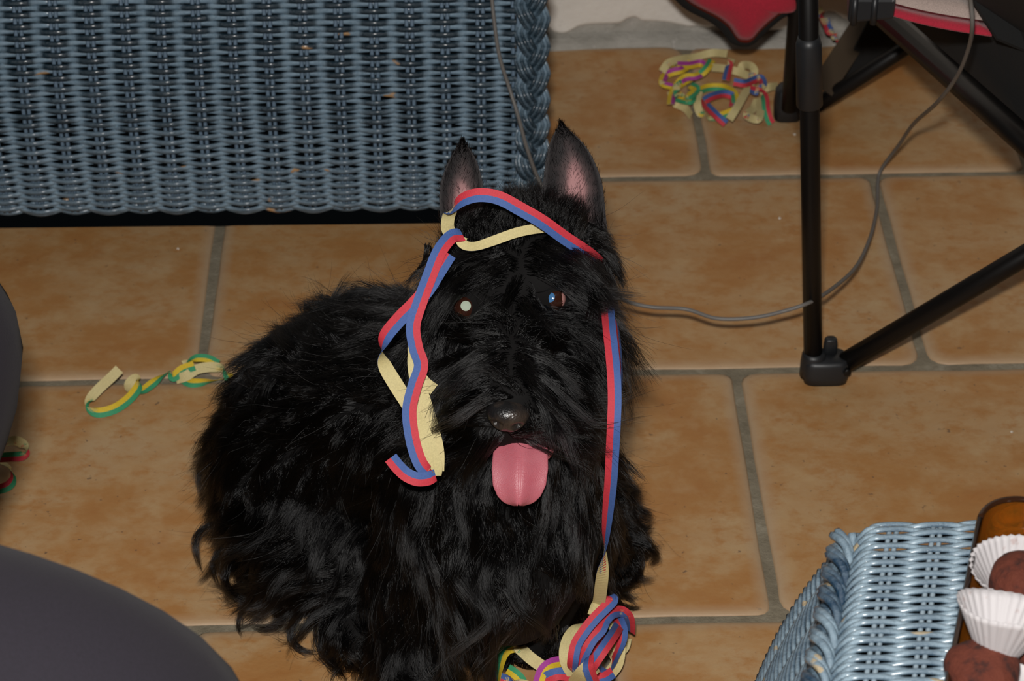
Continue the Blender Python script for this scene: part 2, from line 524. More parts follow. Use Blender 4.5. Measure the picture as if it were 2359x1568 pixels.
# the right-hand side panel, woven the same way, running back from the braid
AVAIL = YW - (brc + ex * 0.004)[1] - 0.04
sm_ = {}
s = 0.004; i = 0
while s < 0.41:
    y, z, ph = prof(s)
    npit = max(1, int((AVAIL - y - 0.018) / PITCHW))
    key = (npit, i % 2)
    if key not in sm_:
        sm_[key] = weaver_mesh(npit * PITCHW, PITCHW, i % 2, 0.0034, 0.0031, 90 + i, per=6, sides=6); sm_[key].materials.append(M_WICK)
    o = obj('weaver', sm_[key], None, seat)
    p = brc + ex * 0.004 + ey * (y + 0.018) + np.array([0, 0, SB + z])
    o.matrix_local = SW @ Matrix.Translation(Vector(p)) @ Matrix.Rotation(ang + math.pi / 2, 4, 'Z')
    s += 0.0060; i += 1
for k in range(int((AVAIL - 0.018 - prof(0.41)[0]) / PITCHW) + 1):
    pts = [brc + ex * 0.002 + ey * (prof(q)[0] + 0.018 + k * PITCHW) + np.array([0, 0, SB + prof(q)[1]]) for q in np.linspace(0, 0.41, 24)]
    tube('stake', local(seat, pts), 0.003, M_STAKE, seat, 6)
print('AVAIL', AVAIL, 'braid', brc, 'YW', YW)
# top board behind the panel and an added black block for the shade beneath
ytop, ztop, _ = prof(0.41)
q0 = orig + ey * ytop + np.array([0, 0, SB + ztop])
prism('seat_board', [local(seat, q0 + ey * 0.0), local(seat, q0 + ex * WL), local(seat, q0 + ex * WL + ey * 0.06), local(seat, q0 + ey * 0.06)], (0, 0, -0.02), M_STAKE, seat)
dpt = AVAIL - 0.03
prism('gap_shade_block', [local(seat, orig + ey * 0.006), local(seat, orig + ex * (WL + 0.026) + ey * 0.006), local(seat, orig + ex * (WL + 0.026) + ey * dpt), local(seat, orig + ey * dpt)], (0, 0, SB + 0.006), M_DARK, seat)

# ------------------------------------------------------------------ small wicker table with the glass dish
ZT = 0.385
tb = [PH(1962, 1193, ZT), PH(2560, 1180, ZT), PH(2560, 1700, ZT), PH(1868, 1700, ZT)]   # back-left, back-right, front-right, front-left
ctr = sum(tb) / 4
table = empty('wicker_side_table', (ctr[0], ctr[1], 0))
tag(table, 'pale blue wicker side table under the amber glass dish', 'side table')
def bil(u, v):
    return (1 - v) * ((1 - u) * tb[0] + u * tb[1]) + v * ((1 - u) * tb[3] + u * tb[2])
COLP = 0.0275
wid = np.linalg.norm(tb[1] - tb[0]); dep = np.linalg.norm(tb[3] - tb[0])
nrow = int(dep / 0.0037); ncol = max(4, int(round(wid / COLP)))
rr_ = np.random.default_rng(5)
def patch_weaver(name, fn, nrm, n, k, cols, rad, amp, parent, first=0.0):
    """one cane along fn(u) with the over-under wave along nrm"""
    u = np.linspace(0, 1, n)
    V = []; Fc = []; A = []
    w = np.cos(math.pi * (u * cols + first) + k * math.pi)
    ws = np.sign(w) * np.abs(w) ** 0.7
    pts = np.array([fn(q) for q in u]) + np.outer(ws * amp, nrm)
    j = np.interp(u, np.linspace(0, 1, cols + 1), rr_.normal(0, 0.0003, cols + 1))
    T, _, _ = frames(pts)
    Bv = unit(np.cross(T, nrm))
    pts = pts + Bv * j[:, None]
    sd = 7
    for i in range(n):
        for q in range(sd):
            a = 2 * math.pi * q / sd
            V.append(pts[i] + rad * (0.8 * math.cos(a) * np.asarray(nrm) + math.sin(a) * Bv[i]))
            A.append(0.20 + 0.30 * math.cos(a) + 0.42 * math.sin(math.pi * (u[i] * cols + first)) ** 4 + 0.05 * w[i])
    for i in range(n - 1):
        for q in range(sd):
            q2 = (q + 1) % sd
            Fc.append((i * sd + q, i * sd + q2, (i + 1) * sd + q2, (i + 1) * sd + q))
    Fc.append(tuple(range(sd))[::-1]); Fc.append(tuple((n - 1) * sd + q for q in range(sd)))
    me = mesh_np(name, local(parent, V), Fc, True, {'wash': A})
    return obj(name, me, M_WICKT, parent)
up3 = np.array([0, 0, 1.0])
for k in range(nrow):
    v = (k + 0.5) / nrow
    droop = 0.010
    def fn(u, v=v):
        p = bil(u, v).copy()
        p[2] -= 0.022 * max(0, 1 - u / 0.10) ** 2 + 0.010 * max(0, 1 - v / 0.06) ** 2
        return p
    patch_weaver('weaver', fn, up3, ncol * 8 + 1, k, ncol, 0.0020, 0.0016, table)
for c_ in range(ncol + 1):
    for dx in (-0.0022, 0.0022):
        u = c_ / ncol
        pts = []
        for v in np.linspace(0, 1, 20):
            p = bil(min(1, max(0, u + dx / wid)), v).copy()
            p[2] -= 0.022 * max(0, 1 - u / 0.10) ** 2 + 0.010 * max(0, 1 - v / 0.06) ** 2
            pts.append(p)
        tube('stake', local(table, pts), 0.0016, M_STAKET, table, 6)
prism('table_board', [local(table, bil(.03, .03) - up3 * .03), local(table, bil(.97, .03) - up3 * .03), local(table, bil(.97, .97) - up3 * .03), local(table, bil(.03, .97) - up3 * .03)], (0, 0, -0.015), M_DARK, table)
# flared left side panel
bl_b = PH(1756, 1590, 0.16); bl_b = tb[0] + (bl_b - tb[0]) * 1.25
fl_b = tb[3] + np.array([-0.075, -0.02, bl_b[2] - ZT])
cent = np.array([ctr[0], ctr[1], 0])
sn = unit(np.cross(tb[3] - tb[0], bl_b - tb[0]));
if sn @ (np.array([-1, 0, 0.2])) < 0: sn = -sn
nside = int(np.linalg.norm(bl_b - tb[0]) / 0.0052)
cols_s = int(dep / COLP)
for k in range(nside):
    h = (k + 0.5) / nside
    def fn(u, h=h):
        a = tb[0] + (bl_b - tb[0]) * h; b_ = tb[3] + (fl_b - tb[3]) * h
        p = a + (b_ - a) * u + sn * (0.006 * math.sin(math.pi * h))
        p[2] -= 0.018 * (1 - h) ** 3
        return p
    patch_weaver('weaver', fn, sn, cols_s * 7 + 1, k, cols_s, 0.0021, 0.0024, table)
for c_ in range(cols_s + 1):
    u = c_ / cols_s
    a0 = tb[0] + (tb[3] - tb[0]) * u; b0 = bl_b + (fl_b - bl_b) * u
    pts = [a0 + (b0 - a0) * h + sn * (0.006 * math.sin(math.pi * h)) - up3 * 0.018 * (1 - h) ** 3 for h in np.linspace(0, 1, 8)]
    tube('stake', local(table, pts), 0.0024, M_STAKET, table, 6)
# twisted edging cane on the left edge
for k in range(3):
    V = []; Fc = []; A = []
    for j in range(2):
        n = 160; vv_ = np.linspace(0.02, 1, n); pts = []
        for v in vv_:
            p = tb[0] + (tb[3] - tb[0]) * v
            th = 2 * math.pi * v * dep / 0.055 + k * 2.094 + j * 0.55
            pts.append(p + np.array([-0.004, 0, -0.013]) + np.array([-0.0066 * math.cos(th), 0, 0.0066 * math.sin(th)]))
        v_, f_ = tube_vf(local(table, pts), 0.0027, 6, True, len(V)); V += v_; Fc += f_
    A = 0.35 + 0.25 * np.sin(np.arange(len(V)) * 0.013 + k)
    obj('edging_cane', mesh_np('edging_cane', V, Fc, True, {'wash': A}), M_WICKT, table)
# back apron and legs
for k in range(26):
    h = k / 26
    br_b = tb[1] + np.array([0.07, 0.05, bl_b[2] - ZT])
    def fn(u, h=h):
        a = tb[0] + (bl_b - tb[0]) * h; b_ = tb[1] + (br_b - tb[1]) * h
        q = a + (b_ - a) * u
        return q - np.array([0, 0, 0.016 + 0.0])
    patch_weaver('weaver', fn, np.array([0, 1.0, 0]), ncol * 6 + 1, k, ncol, 0.0024, 0.0022, table)
for cpt, bpt in ((tb[0], bl_b), (tb[1], tb[1] + (bl_b - tb[0]) * np.array([-1, 1, 1])), (tb[2], tb[2] + np.array([.06, -.03, bl_b[2] - ZT])), (tb[3], fl_b)):
    d = bpt - cpt; foot = cpt + d * ((ZT - 0.0) / (-d[2]))
    inn = unit(np.array([ctr[0] - cpt[0], ctr[1] - cpt[1], 0])) * 0.022
    tube('leg', local(table, [cpt + inn - up3 * 0.03, (cpt + foot) / 2 + inn, foot + inn]), 0.012, M_STAKET, table, 10)

# --- amber glass dish
M_AMBER = mat('amber_glass', (0.75, 0.27, 0.03), 0.06)
nt, b = nodes(M_AMBER)
b.inputs['Transmission Weight'].default_value = 0.9
b.inputs['IOR'].default_value = 1.45
ZD = ZT + 0.004
dl0 = PH(2262, 1150, ZD + 0.022); dl1 = PH(2172, 1600, ZD + 0.022)
dv = unit(dl1 - dl0); dx = np.array([-dv[1], dv[0], 0])
if dx[0] < 0: dx = -dx
DW, DL = 0.16, 0.24
dorig = dl0 - dv * 0.006
def rrect(w, l, r, ins, seg=8):
    P = []
    for cx, cy, a0 in ((r, r, 180), (w - r, r, 270), (w - r, l - r, 0), (r, l - r, 90)):
        for k in range(seg + 1):
            a = math.radians(a0 + 90 * k / seg)
            P.append((cx + (r - ins) * math.cos(a), cy + (r - ins) * math.sin(a)))
    return P
dish = empty('glass_dish', tuple(dorig + dx * DW / 2 + dv * DL / 2 - np.array([0, 0, 0.022])))
tag(dish, 'amber glass dish holding truffles on the wicker side table', 'dish')
prof_d = [(0.010, 0.0), (0.004, 0.004), (0.0, 0.0215), (0.001, 0.0235), (0.003, 0.0225), (0.0065, 0.007), (0.012, 0.0042)]
rings = [[dorig + dx * a + dv * c + np.array([0, 0, z - 0.022]) for a, c in rrect(DW, DL, 0.026, ins)] for ins, z in prof_d]
nR = len(rings[0]); V = [p for r_ in rings for p in r_]; Fc = []
for L in range(len(rings) - 1):
    for k in range(nR):
        k2 = (k + 1) % nR; Fc.append((L * nR + k, (L + 1) * nR + k, (L + 1) * nR + k2, L * nR + k2))
Fc.append(tuple(range(nR))); Fc.append(tuple((len(rings) - 1) * nR + k for k in reversed(range(nR))))
me = mesh_np('bowl', local(dish, V), Fc, True)
obj('bowl', me, M_AMBER, dish)
M_AMBRIM = mat('dark_amber_glass_rim', (0.03, 0.012, 0.006), 0.12)
rimp = [dorig + dx * a + dv * c + np.array([0, 0, 0.0015]) for a, c in rrect(DW, DL, 0.026, 0.0012, 10)]
rimp.append(rimp[0])
tube('rim', local(dish, rimp), 0.0019, M_AMBRIM, dish, 8)

# --- truffles and paper cups
M_COCOA = mat('cocoa_dusted_chocolate', (0.12, 0.024, 0.010), 0.85)
nt, b = nodes(M_COCOA)
v = objvec(nt)
c = ramp(nt, noise(nt, 110, 3, 0.6, v), [(0.32, (0.035, 0.008, 0.005)), (0.47, (0.105, 0.019, 0.0075)), (0.8, (0.13, 0.026, 0.010))])
nt.links.new(c, b.inputs['Base Color'])
bump(nt, b, noise(nt, 160, 5, 0.7, v), 0.7, 0.004)
M_CUP = mat('white_fluted_paper', (0.86, 0.83, 0.84), 0.7)
nt, b = nodes(M_CUP)
v = objvec(nt)
c = mix(nt, ramp(nt, noise(nt, 120, 4, 0.6, v), [(0.60, (0, 0, 0)), (0.75, (0.6, 0.6, 0.6))]), (0.52, 0.495, 0.505), (0.30, 0.15, 0.12))
nt.links.new(c, b.inputs['Base Color'])
def truffle_mesh(seed, r):
    rr = random.Random(seed)
    bm = bmesh.new(); bmesh.ops.create_icosphere(bm, subdivisions=4, radius=1)
    ph = [rr.uniform(0, 6) for _ in range(6)]
    for vv in bm.verts:
        x, y, z = vv.co
        k = 1 + 0.06 * math.sin(3 * x + ph[0]) + 0.05 * math.sin(4 * y + ph[1]) + 0.05 * math.sin(4 * z + ph[2]) + 0.02 * math.sin(11 * x + ph[3]) * math.sin(10 * y + ph[4])
        vv.co = Vector((x * k, y * k, z * k * 0.86)) * r
    return bm_mesh('truffle', bm, True)
ZF = ZD + 0.005
def truffle(px, py, r, seed, label):
    p = PH(px, py, ZF + r * 0.9)
    o = obj('chocolate_truffle', truffle_mesh(seed, r), M_COCOA); o.location = Vector((p[0], p[1], ZF + r * 0.86))
    tag(o, label, 'truffle', 'truffles in the amber dish'); return o
truffle(2346, 1343, 0.0183, 1, 'cocoa brown truffle sitting upright in a white paper cup')
truffle(2262, 1545, 0.0195, 2, 'cocoa brown truffle just below the tipped paper cup')
truffle(2372, 1470, 0.0150, 3, 'dark cocoa truffle right of the tipped paper cup, at the picture edge')
def cup_mesh(name, r0, r1, h, nf=34, wob=0.0, seed=0, arc=(0, 2 * math.pi)):
    rr = random.Random(seed)
    V = []; Fc = []; n = nf * 4; L = 7
    full = abs(arc[1] - arc[0] - 2 * math.pi) < 1e-6
    for li in range(L + 1):
        t = li / L
        for k in range(n):
            a = arc[0] + (arc[1] - arc[0]) * k / (n if full else n - 1)
            fl_ = 0.00075 * t * math.cos(nf * (a - arc[0]) * (2 * math.pi / (arc[1] - arc[0])))
            r = r0 + (r1 - r0) * t + fl_ + wob * t * math.sin(2 * a + seed) * 0.5
            V.append((r * math.cos(a), r * math.sin(a), h * t + wob * 0.3 * math.sin(3 * a) * t))
    for li in range(L):
        for k in range(n if full else n - 1):
            k2 = (k + 1) % n
            Fc.append((li * n + k, li * n + k2, (li + 1) * n + k2, (li + 1) * n + k))
    if full: Fc.append(tuple(reversed(range(n))))
    me = mesh_np(name, V, Fc)
    return me
def thicken(o, t):
    md = o.modifiers.new('thickness', 'SOLIDIFY'); md.thickness = t; md.offset = 0
p = PH(2340, 1366, ZF)
cup = obj('paper_cup', cup_mesh('paper_cup', 0.0155, 0.0275, 0.021, 36, 0.002, 1), M_CUP)
cup.location = Vector((p[0], p[1], ZF + 0.0006)); thicken(cup, 0.0003)
tag(cup, 'white fluted paper cup standing upright around a truffle', 'paper cup', 'paper cups in the amber dish')
p = PH(2298, 1432, ZF + 0.022)
cup2 = obj('paper_cup', cup_mesh('paper_cup', 0.012, 0.0265, 0.026, 32, 0.003, 4), M_CUP)
cup2.location = Vector(p)
ax = unit(-UP * 0.2 + FW * 0.0 + RT * 0.12)
# mouth points up and away in the picture, body lies over the lower truffle
zax = unit(UP * 0.80 + RT * 0.10 - FW * 0.22); xax = unit(np.cross(UP, zax) + RT); xax = unit(xax - zax * (xax @ zax)); yax = np.cross(zax, xax)
cup2.matrix_world = Matrix(((xax[0], yax[0], zax[0], 0), (xax[1], yax[1], zax[1], 0), (xax[2], yax[2], zax[2], 0), (0, 0, 0, 1)))
cup2.location = Vector(PH(2298, 1500, ZF + 0.021)); thicken(cup2, 0.0003)
tag(cup2, 'crumpled white paper cup tipped on its side below the upright cup', 'paper cup', 'paper cups in the amber dish')
p = PH(2335, 1590, ZF)
cup3 = obj('paper_cup', cup_mesh('paper_cup', 0.016, 0.027, 0.020, 36, 0.002, 8), M_CUP)
cup3.location = Vector((p[0], p[1], ZF + 0.0006)); thicken(cup3, 0.0003)
tag(cup3, 'white paper cup peeping up at the bottom edge of the picture', 'paper cup', 'paper cups in the amber dish')

# ------------------------------------------------------------------ folding camp chair
foot = PH(1905, 872, 0.0)
chair = empty('folding_camp_chair', (foot[0], foot[1], 0))
tag(chair, 'black folding camp chair with striped red and beige seat', 'chair')
YF = foot[1]
def lc(P): return [np.asarray(p) - np.array([foot[0], foot[1], 0]) for p in P]
# front leg
fl0 = PY(1873, 838, YF); fl1 = PY(1862, 20, YF + 0.0); fl2 = fl0 + (fl1 - fl0) * 1.7
tube('leg', lc([fl0 - (fl1 - fl0) * 0.02, fl0 + (fl1 - fl0) * .5, fl2]), 0.0085, M_TUBE, chair, 16)
a = fl0 + (fl1 - fl0) * ((838 - 228) / 818); b_ = fl0 + (fl1 - fl0) * ((838 - 78) / 818)
tube('leg_sleeve', lc([a, a + (b_ - a) * .02, a + (b_ - a) * .9, b_]), [0.0098, 0.0112, 0.0108, 0.009], M_PLAST, chair, 18)
# front foot: moulded bracket
def blob(name, secs, mt, parent, n=14, power=3.2):
    """superellipse loft: secs = (centre, axisA*half, axisB*half)"""
    V = []; Fc = []
    for c_, A, B in secs:
        for k in range(n):
            a = 2 * math.pi * k / n
            ca, sa = math.cos(a), math.sin(a)
            V.append(np.asarray(c_) + np.asarray(A) * math.copysign(abs(ca) ** (2 / power), ca) + np.asarray(B) * math.copysign(abs(sa) ** (2 / power), sa))
    L = len(secs)
    for i in range(L - 1):
        for k in range(n):
            k2 = (k + 1) % n; Fc.append((i * n + k, i * n + k2, (i + 1) * n + k2, (i + 1) * n + k))
    Fc.append(tuple(reversed(range(n)))); Fc.append(tuple((L - 1) * n + k for k in range(n)))
    return obj(name, mesh_np(name, V, Fc), mt, parent)
st0 = PY(1930, 845, YF + 0.0); st1 = PY(2359, 590, YF - 0.01)
sdir = unit(st1 - st0)
X3 = np.array([1.0, 0, 0]); Y3 = np.array([0, 1.0, 0]); Z3 = up3
fc = np.array([fl0[0], YF, 0])
sec = [(0.000, 0.016, 0.010), (0.0015, 0.020, 0.0135), (0.010, 0.0215, 0.0145), (0.022, 0.0205, 0.014), (0.026, 0.018, 0.012)]
blob('foot_bracket', [(lc([fc + X3 * 0.0115 + Z3 * z])[0], X3 * a_, Y3 * b2) for z, a_, b2 in sec], M_PLAST, chair, 20, 4)
blob('leg_socket', [(lc([fl0 + Z3 * (z - 0.012)])[0], X3 * a_, Y3 * a_) for z, a_ in ((0, .0118), (.012, .0118), (.022, .011), (.026, .0095))], M_PLAST, chair, 16, 2.2)
tabc = fc + X3 * 0.0155 + Y3 * 0.006
blob('foot_tab', [(lc([tabc + Z3 * z])[0], X3 * w_, Y3 * 0.004) for z, w_ in ((0.02, .0065), (0.034, .0065), (0.040, .0058), (0.0415, .004))], M_PLAST, chair, 12, 4)
riv = PY(1952, 858, YF - 0.0148)
tube('rivet', lc([riv + Y3 * 0.003, riv - Y3 * 0.0008, riv - Y3 * 0.0012]), [0.0035, 0.0035, 0.0022], M_TUBE, chair, 12)
tube('cross_strut', lc([st0 - sdir * 0.012, st0 + sdir * 0.2, st0 + sdir * 0.62]), 0.0098, M_TUBE, chair, 16)
# rear leg with foot
rf = PH(1815, 285, 0.0)
rl1 = PY(1836, 0, rf[1] - 0.02); rl0 = PY(1818, 250, rf[1])
tube('leg', lc([rl0, rl0 + (rl1 - rl0) * .5, rl0 + (rl1 - rl0) * 1.9]), 0.0085, M_TUBE, chair, 14)
blob('foot', [(lc([np.array([rf[0], rf[1] + 0.012, z])])[0], X3 * a_, Y3 * b2) for z, a_, b2 in ((0, .011, .010), (.002, .014, .013), (.018, .0148, .0135), (.034, .0135, .012), (.04, .010, .009))], M_PLAST, chair, 16, 3.6)
# tubes crossing below the seat
def seg(name, p0, p1, r, mt=M_TUBE, ext=0.0, sides=12):
    p0 = np.asarray(p0); p1 = np.asarray(p1) + unit(np.asarray(p1) - np.asarray(p0)) * ext
    return tube(name, lc([p0, (p0 + p1) / 2, p1]), r, mt, chair, sides)
seg('cross_strut', PH(1842, 268, 0.02), PY(2105, 98, rf[1] + 0.02), 0.0085, ext=0.25)
M_BROWN = mat('brown_webbing', (0.055, 0.035, 0.018), 0.8)
w0, w1 = PH(1893, 205, 0.05), PY(2000, 40, rf[1] + 0.10)
wd = unit(w1 - w0); ws_ = unit(np.cross(wd, FW))
prism('webbing_strap', lc([w0 - ws_ * 0.013, w0 + ws_ * 0.013, w1 + ws_ * 0.013, w1 - ws_ * 0.013]), (0, 0.002, -0.001), M_BROWN, chair)
seg('rail', PY(2030, 30, 2.02), PY(2359, 322, 1.72), 0.0120, ext=0.25)
# seat sheet with stripes: along its front edge from the clip to the corner
ZS = 0.37
c0 = PH(2285, 80, ZS - 0.012); c1 = PH(1940, -8, ZS); c2 = PH(2205, -45, ZS)
along = c1 - c0; back = c2 - c0
def stripe(name, v0, v1, mt, n=16, u0=0.0, u1=1.35):
    V = []; Fc = []
    for i in range(n + 1):
        u = u0 + (u1 - u0) * i / n
        for v in (v0, v1):
            sag = 0.005 * math.sin(min(1, u) * math.pi)
            p = c0 + along * u + back * v - Z3 * sag
            V += [p, p - Z3 * 0.002]
    for i in range(n):
        q = i * 4
        Fc += [(q, q + 4, q + 6, q + 2), (q + 1, q + 3, q + 7, q + 5), (q, q + 1, q + 5, q + 4), (q + 2, q + 6, q + 7, q + 3)]
    Fc += [(0, 2, 3, 1), (n * 4, n * 4 + 1, n * 4 + 3, n * 4 + 2)]
    return obj(name, mesh_np(name, lc(V), Fc), mt, chair)
stripe('seat_stripe', 0.0, 0.26, M_RED, 16, 0.0, 0.66)['label'] = 'red seat stripe'
stripe('seat_stripe', 0.26, 0.80, M_BEIGE)['label'] = 'beige seat stripe'
stripe('seat_stripe', 0.80, 1.0, M_MAROON)['label'] = 'maroon seat stripe'
stripe('seat_stripe', 1.0, 1.5, M_BEIGE)['label'] = 'beige seat stripe'
stripe('seat_stripe', 1.5, 2.6, M_RED)['label'] = 'red seat stripe'
# plastic clip below the seat edge
k0, k1 = PY(1955, 26, c1[1] - 0.005), PY(2062, 22, c1[1] - 0.02)
prism('seat_clip', lc([k0 - Z3 * .012 - X3 * 0.0, k1 - Z3 * .010, k1 + Z3 * .010, k0 + Z3 * .012]), (0.004, 0.035, 0), M_PLAST, chair, 0.003)
for f_ in (0.12, 0.55):
    q = k0 + (k1 - k0) * f_ - Y3 * 0.001
    tube('clip_rib', lc([q - Z3 * .0125, q, q + Z3 * .0125]), 0.0028, M_PLAST, chair, 10)
# black side panel hanging on the right of the seat
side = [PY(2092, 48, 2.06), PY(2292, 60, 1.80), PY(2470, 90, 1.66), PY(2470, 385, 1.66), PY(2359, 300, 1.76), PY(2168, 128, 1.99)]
prism('fabric_and_shade_panel', lc(side), (-0.003, 0.006, 0.0), M_BLKF, chair)
prism('fabric_and_shade_panel', lc([PH(2298, 88, ZS - .02), PH(2236, -10, ZS + .01), PH(2236, -200, ZS + .25), PH(2520, -200, ZS + .1), PH(2520, 180, ZS - .05)]), (0, 0.004, -0.004), M_BLKF, chair)
prism('fabric_and_shade_panel', lc([PY(2004, 42, rf[1] + .05), PY(2085, 20, rf[1] + .05), PY(2140, 112, rf[1] + .05), PY(2088, 122, rf[1] + .05), PY(1950, 196, rf[1] + .05), PY(1918, 212, rf[1] + .05)]), (0, 0.004, 0), M_BLKF, chair)  # black sheet added as the shadow below the seat, between strap and rail
# red back panel with black binding whose corner hangs down
YR = rf[1] - 0.015
out_px = [(1500, -60), (1548, -8), (1580, 22), (1630, 48), (1662, 72), (1682, 98), (1705, 107), (1732, 104), (1756, 84), (1784, 58), (1812, 38), (1850, 30), (1852, -60)]
in_px = [(1528, -60), (1576, -10), (1602, 10), (1648, 34), (1680, 58), (1700, 86), (1712, 92), (1728, 90), (1746, 70), (1774, 44), (1806, 22), (1848, 14), (1850, -60)]
o_c = catmull(np.array([PY(px, py, YR) for px, py in out_px]), 4); i_c = catmull(np.array([PY(px, py, YR - 0.004) for px, py in in_px]), 4)
V = []; Fc = []
for p, q in zip(o_c, i_c):
    V += [p + Y3 * 0.008, p, q, q + Y3 * 0.012]
n = len(o_c)
for i in range(n - 1):
    for k in range(4):
        k2 = (k + 1) % 4; Fc.append((i * 4 + k, (i + 1) * 4 + k, (i + 1) * 4 + k2, i * 4 + k2))
Fc += [(0, 1, 2, 3), tuple((n - 1) * 4 + k for k in (3, 2, 1, 0))]
bp = obj('back_panel', None, None, chair) if False else None
cen = np.array([PY(1735, -5, YR)])[0]
V2 = []; Fc2 = []
for t_, bul in ((1.0, 0.0), (0.75, 0.009), (0.5, 0.015), (0.25, 0.018)):
    for q in i_c: V2.append(cen + (q - cen) * t_ - Y3 * bul)
V2.append(cen - Y3 * 0.019)
for L in range(3):
    for i in range(n - 1): Fc2.append((L * n + i, (L + 1) * n + i, (L + 1) * n + i + 1, L * n + i + 1))
for i in range(n - 1): Fc2.append((3 * n + i, len(V2) - 1, 3 * n + i + 1))
for L in range(3): Fc2.append((L * n + n - 1, (L + 1) * n + n - 1, (L + 1) * n, L * n))
Fc2.append((3 * n + n - 1, len(V2) - 1, 3 * n))
bpo = obj('back_panel', mesh_np('back_panel', lc(V2), Fc2), M_RED, chair)
bpo['label'] = 'red canvas back panel'
md = bpo.modifiers.new('thickness', 'SOLIDIFY'); md.thickness = 0.003
obj('panel_binding', mesh_np('panel_binding', lc(V), Fc), M_BLKF, bpo)['label'] = 'black edge binding'

# ------------------------------------------------------------------ seated person: only the knees reach into the picture
kneeA = PH(265, 1597, 0.47); kneeB = PH(-180, 672, 0.47)
ppl = empty('person', (kneeA[0] - 0.5, kneeA[1] + 0.06, 0))
tag(ppl, 'person seated at left in dark charcoal trousers, only the knees in view', 'person')
pel = np.array([kneeA[0] - 0.50, (kneeA[1] + kneeB[1]) / 2 + 0.03, 0.50])
def legs_mesh():
    """pelvis, thighs, knees, shins as one skinned figure"""
    me = bpy.data.meshes.new('body')
    V = [pel, pel + np.array([-0.02, 0, 0.16]), pel + np.array([-0.03, 0, 0.34]), pel + np.array([-0.02, 0, 0.50]), pel + np.array([0, 0, 0.60]), pel + np.array([0.02, 0, 0.72])]
    R = [0.15, 0.14, 0.15, 0.13, 0.055, 0.095]
    E = [(0, 1), (1, 2), (2, 3), (3, 4), (4, 5)]
    for kn, off in ((kneeA, -0.1), (kneeB, 0.1)):
        i = len(V)
        hip = pel + np.array([0.05, off, -0.045])
        ank = np.array([kn[0] + (0.045 if kn is kneeA else -0.10), kn[1] + 0.012, 0.10])
        mid = hip + (kn - hip) * 0.55
        V += [hip, mid, kn + np.array([-0.04, 0, 0.004]), kn + np.array([0.020, 0, -0.035]), kn + (ank - kn) * 0.35, kn + (ank - kn) * 0.75, ank]
        R += [0.095, 0.088, 0.072, 0.070, 0.066, 0.060, 0.056]
        E += [(0, i), (i, i + 1), (i + 1, i + 2), (i + 2, i + 3), (i + 3, i + 4), (i + 4, i + 5), (i + 5, i + 6)]
    for sgn in (-1, 1):                                     # arms resting on the thighs
        i = len(V)
        sh = pel + np.array([-0.02, sgn * 0.17, 0.46])
        V += [sh, sh + np.array([0.06, sgn * 0.04, -0.24]), sh + np.array([0.26, -sgn * 0.04, -0.31])]
        R += [0.058, 0.046, 0.036]
        E += [(3, i), (i, i + 1), (i + 1, i + 2)]
    me.from_pydata([tuple(p) for p in local(ppl, V)], E, [])
    o = obj('body', me, M_TROU, ppl)
    sk = o.modifiers.new('skin', 'SKIN'); sk.use_smooth_shade = True
    for d_, r in zip(me.skin_vertices[0].data, R): d_.radius = (r, r)
    me.skin_vertices[0].data[0].use_root = True
    ss = o.modifiers.new('sub', 'SUBSURF'); ss.levels = 2; ss.render_levels = 2
    return o
legs_mesh()
for kn in (kneeA, kneeB):
    sx, sy = kn[0] + (0.045 if kn is kneeA else -0.085), kn[1] + 0.012
    blob('shoe', [(np.array([sx + 0.0 + xx, sy, 0.0]) - np.array(ppl.location) + Z3 * (hh + 0.001), Y3 * wv, Z3 * hh) for xx, wv, hh in ((-.09, .02, .03), (-.08, .034, .045), (-.03, .037, .05), (.04, .042, .036), (.11, .044, .028), (.155, .03, .02), (.168, .012, .012))], M_SHOE, ppl, 16, 2.6)
bx = np.array([pel[0] - 0.02, pel[1], 0])
st = empty('stool', tuple(bx)); tag(st, 'dark stool the trousered person sits on', 'stool')
blob('cushion', [(Z3 * z, X3 * a_, Y3 * a_) for z, a_ in ((.30, .17), (.31, .185), (.34, .19), (.355, .17))], M_BLKF, st, 24, 2.4)
for k in range(4):
    a = math.pi / 4 + k * math.pi / 2
    tube('leg', [(0.11 * math.cos(a), 0.11 * math.sin(a), 0.31), (0.14 * math.cos(a), 0.14 * math.sin(a), 0.0)], 0.014, M_TUBE, st, 10)

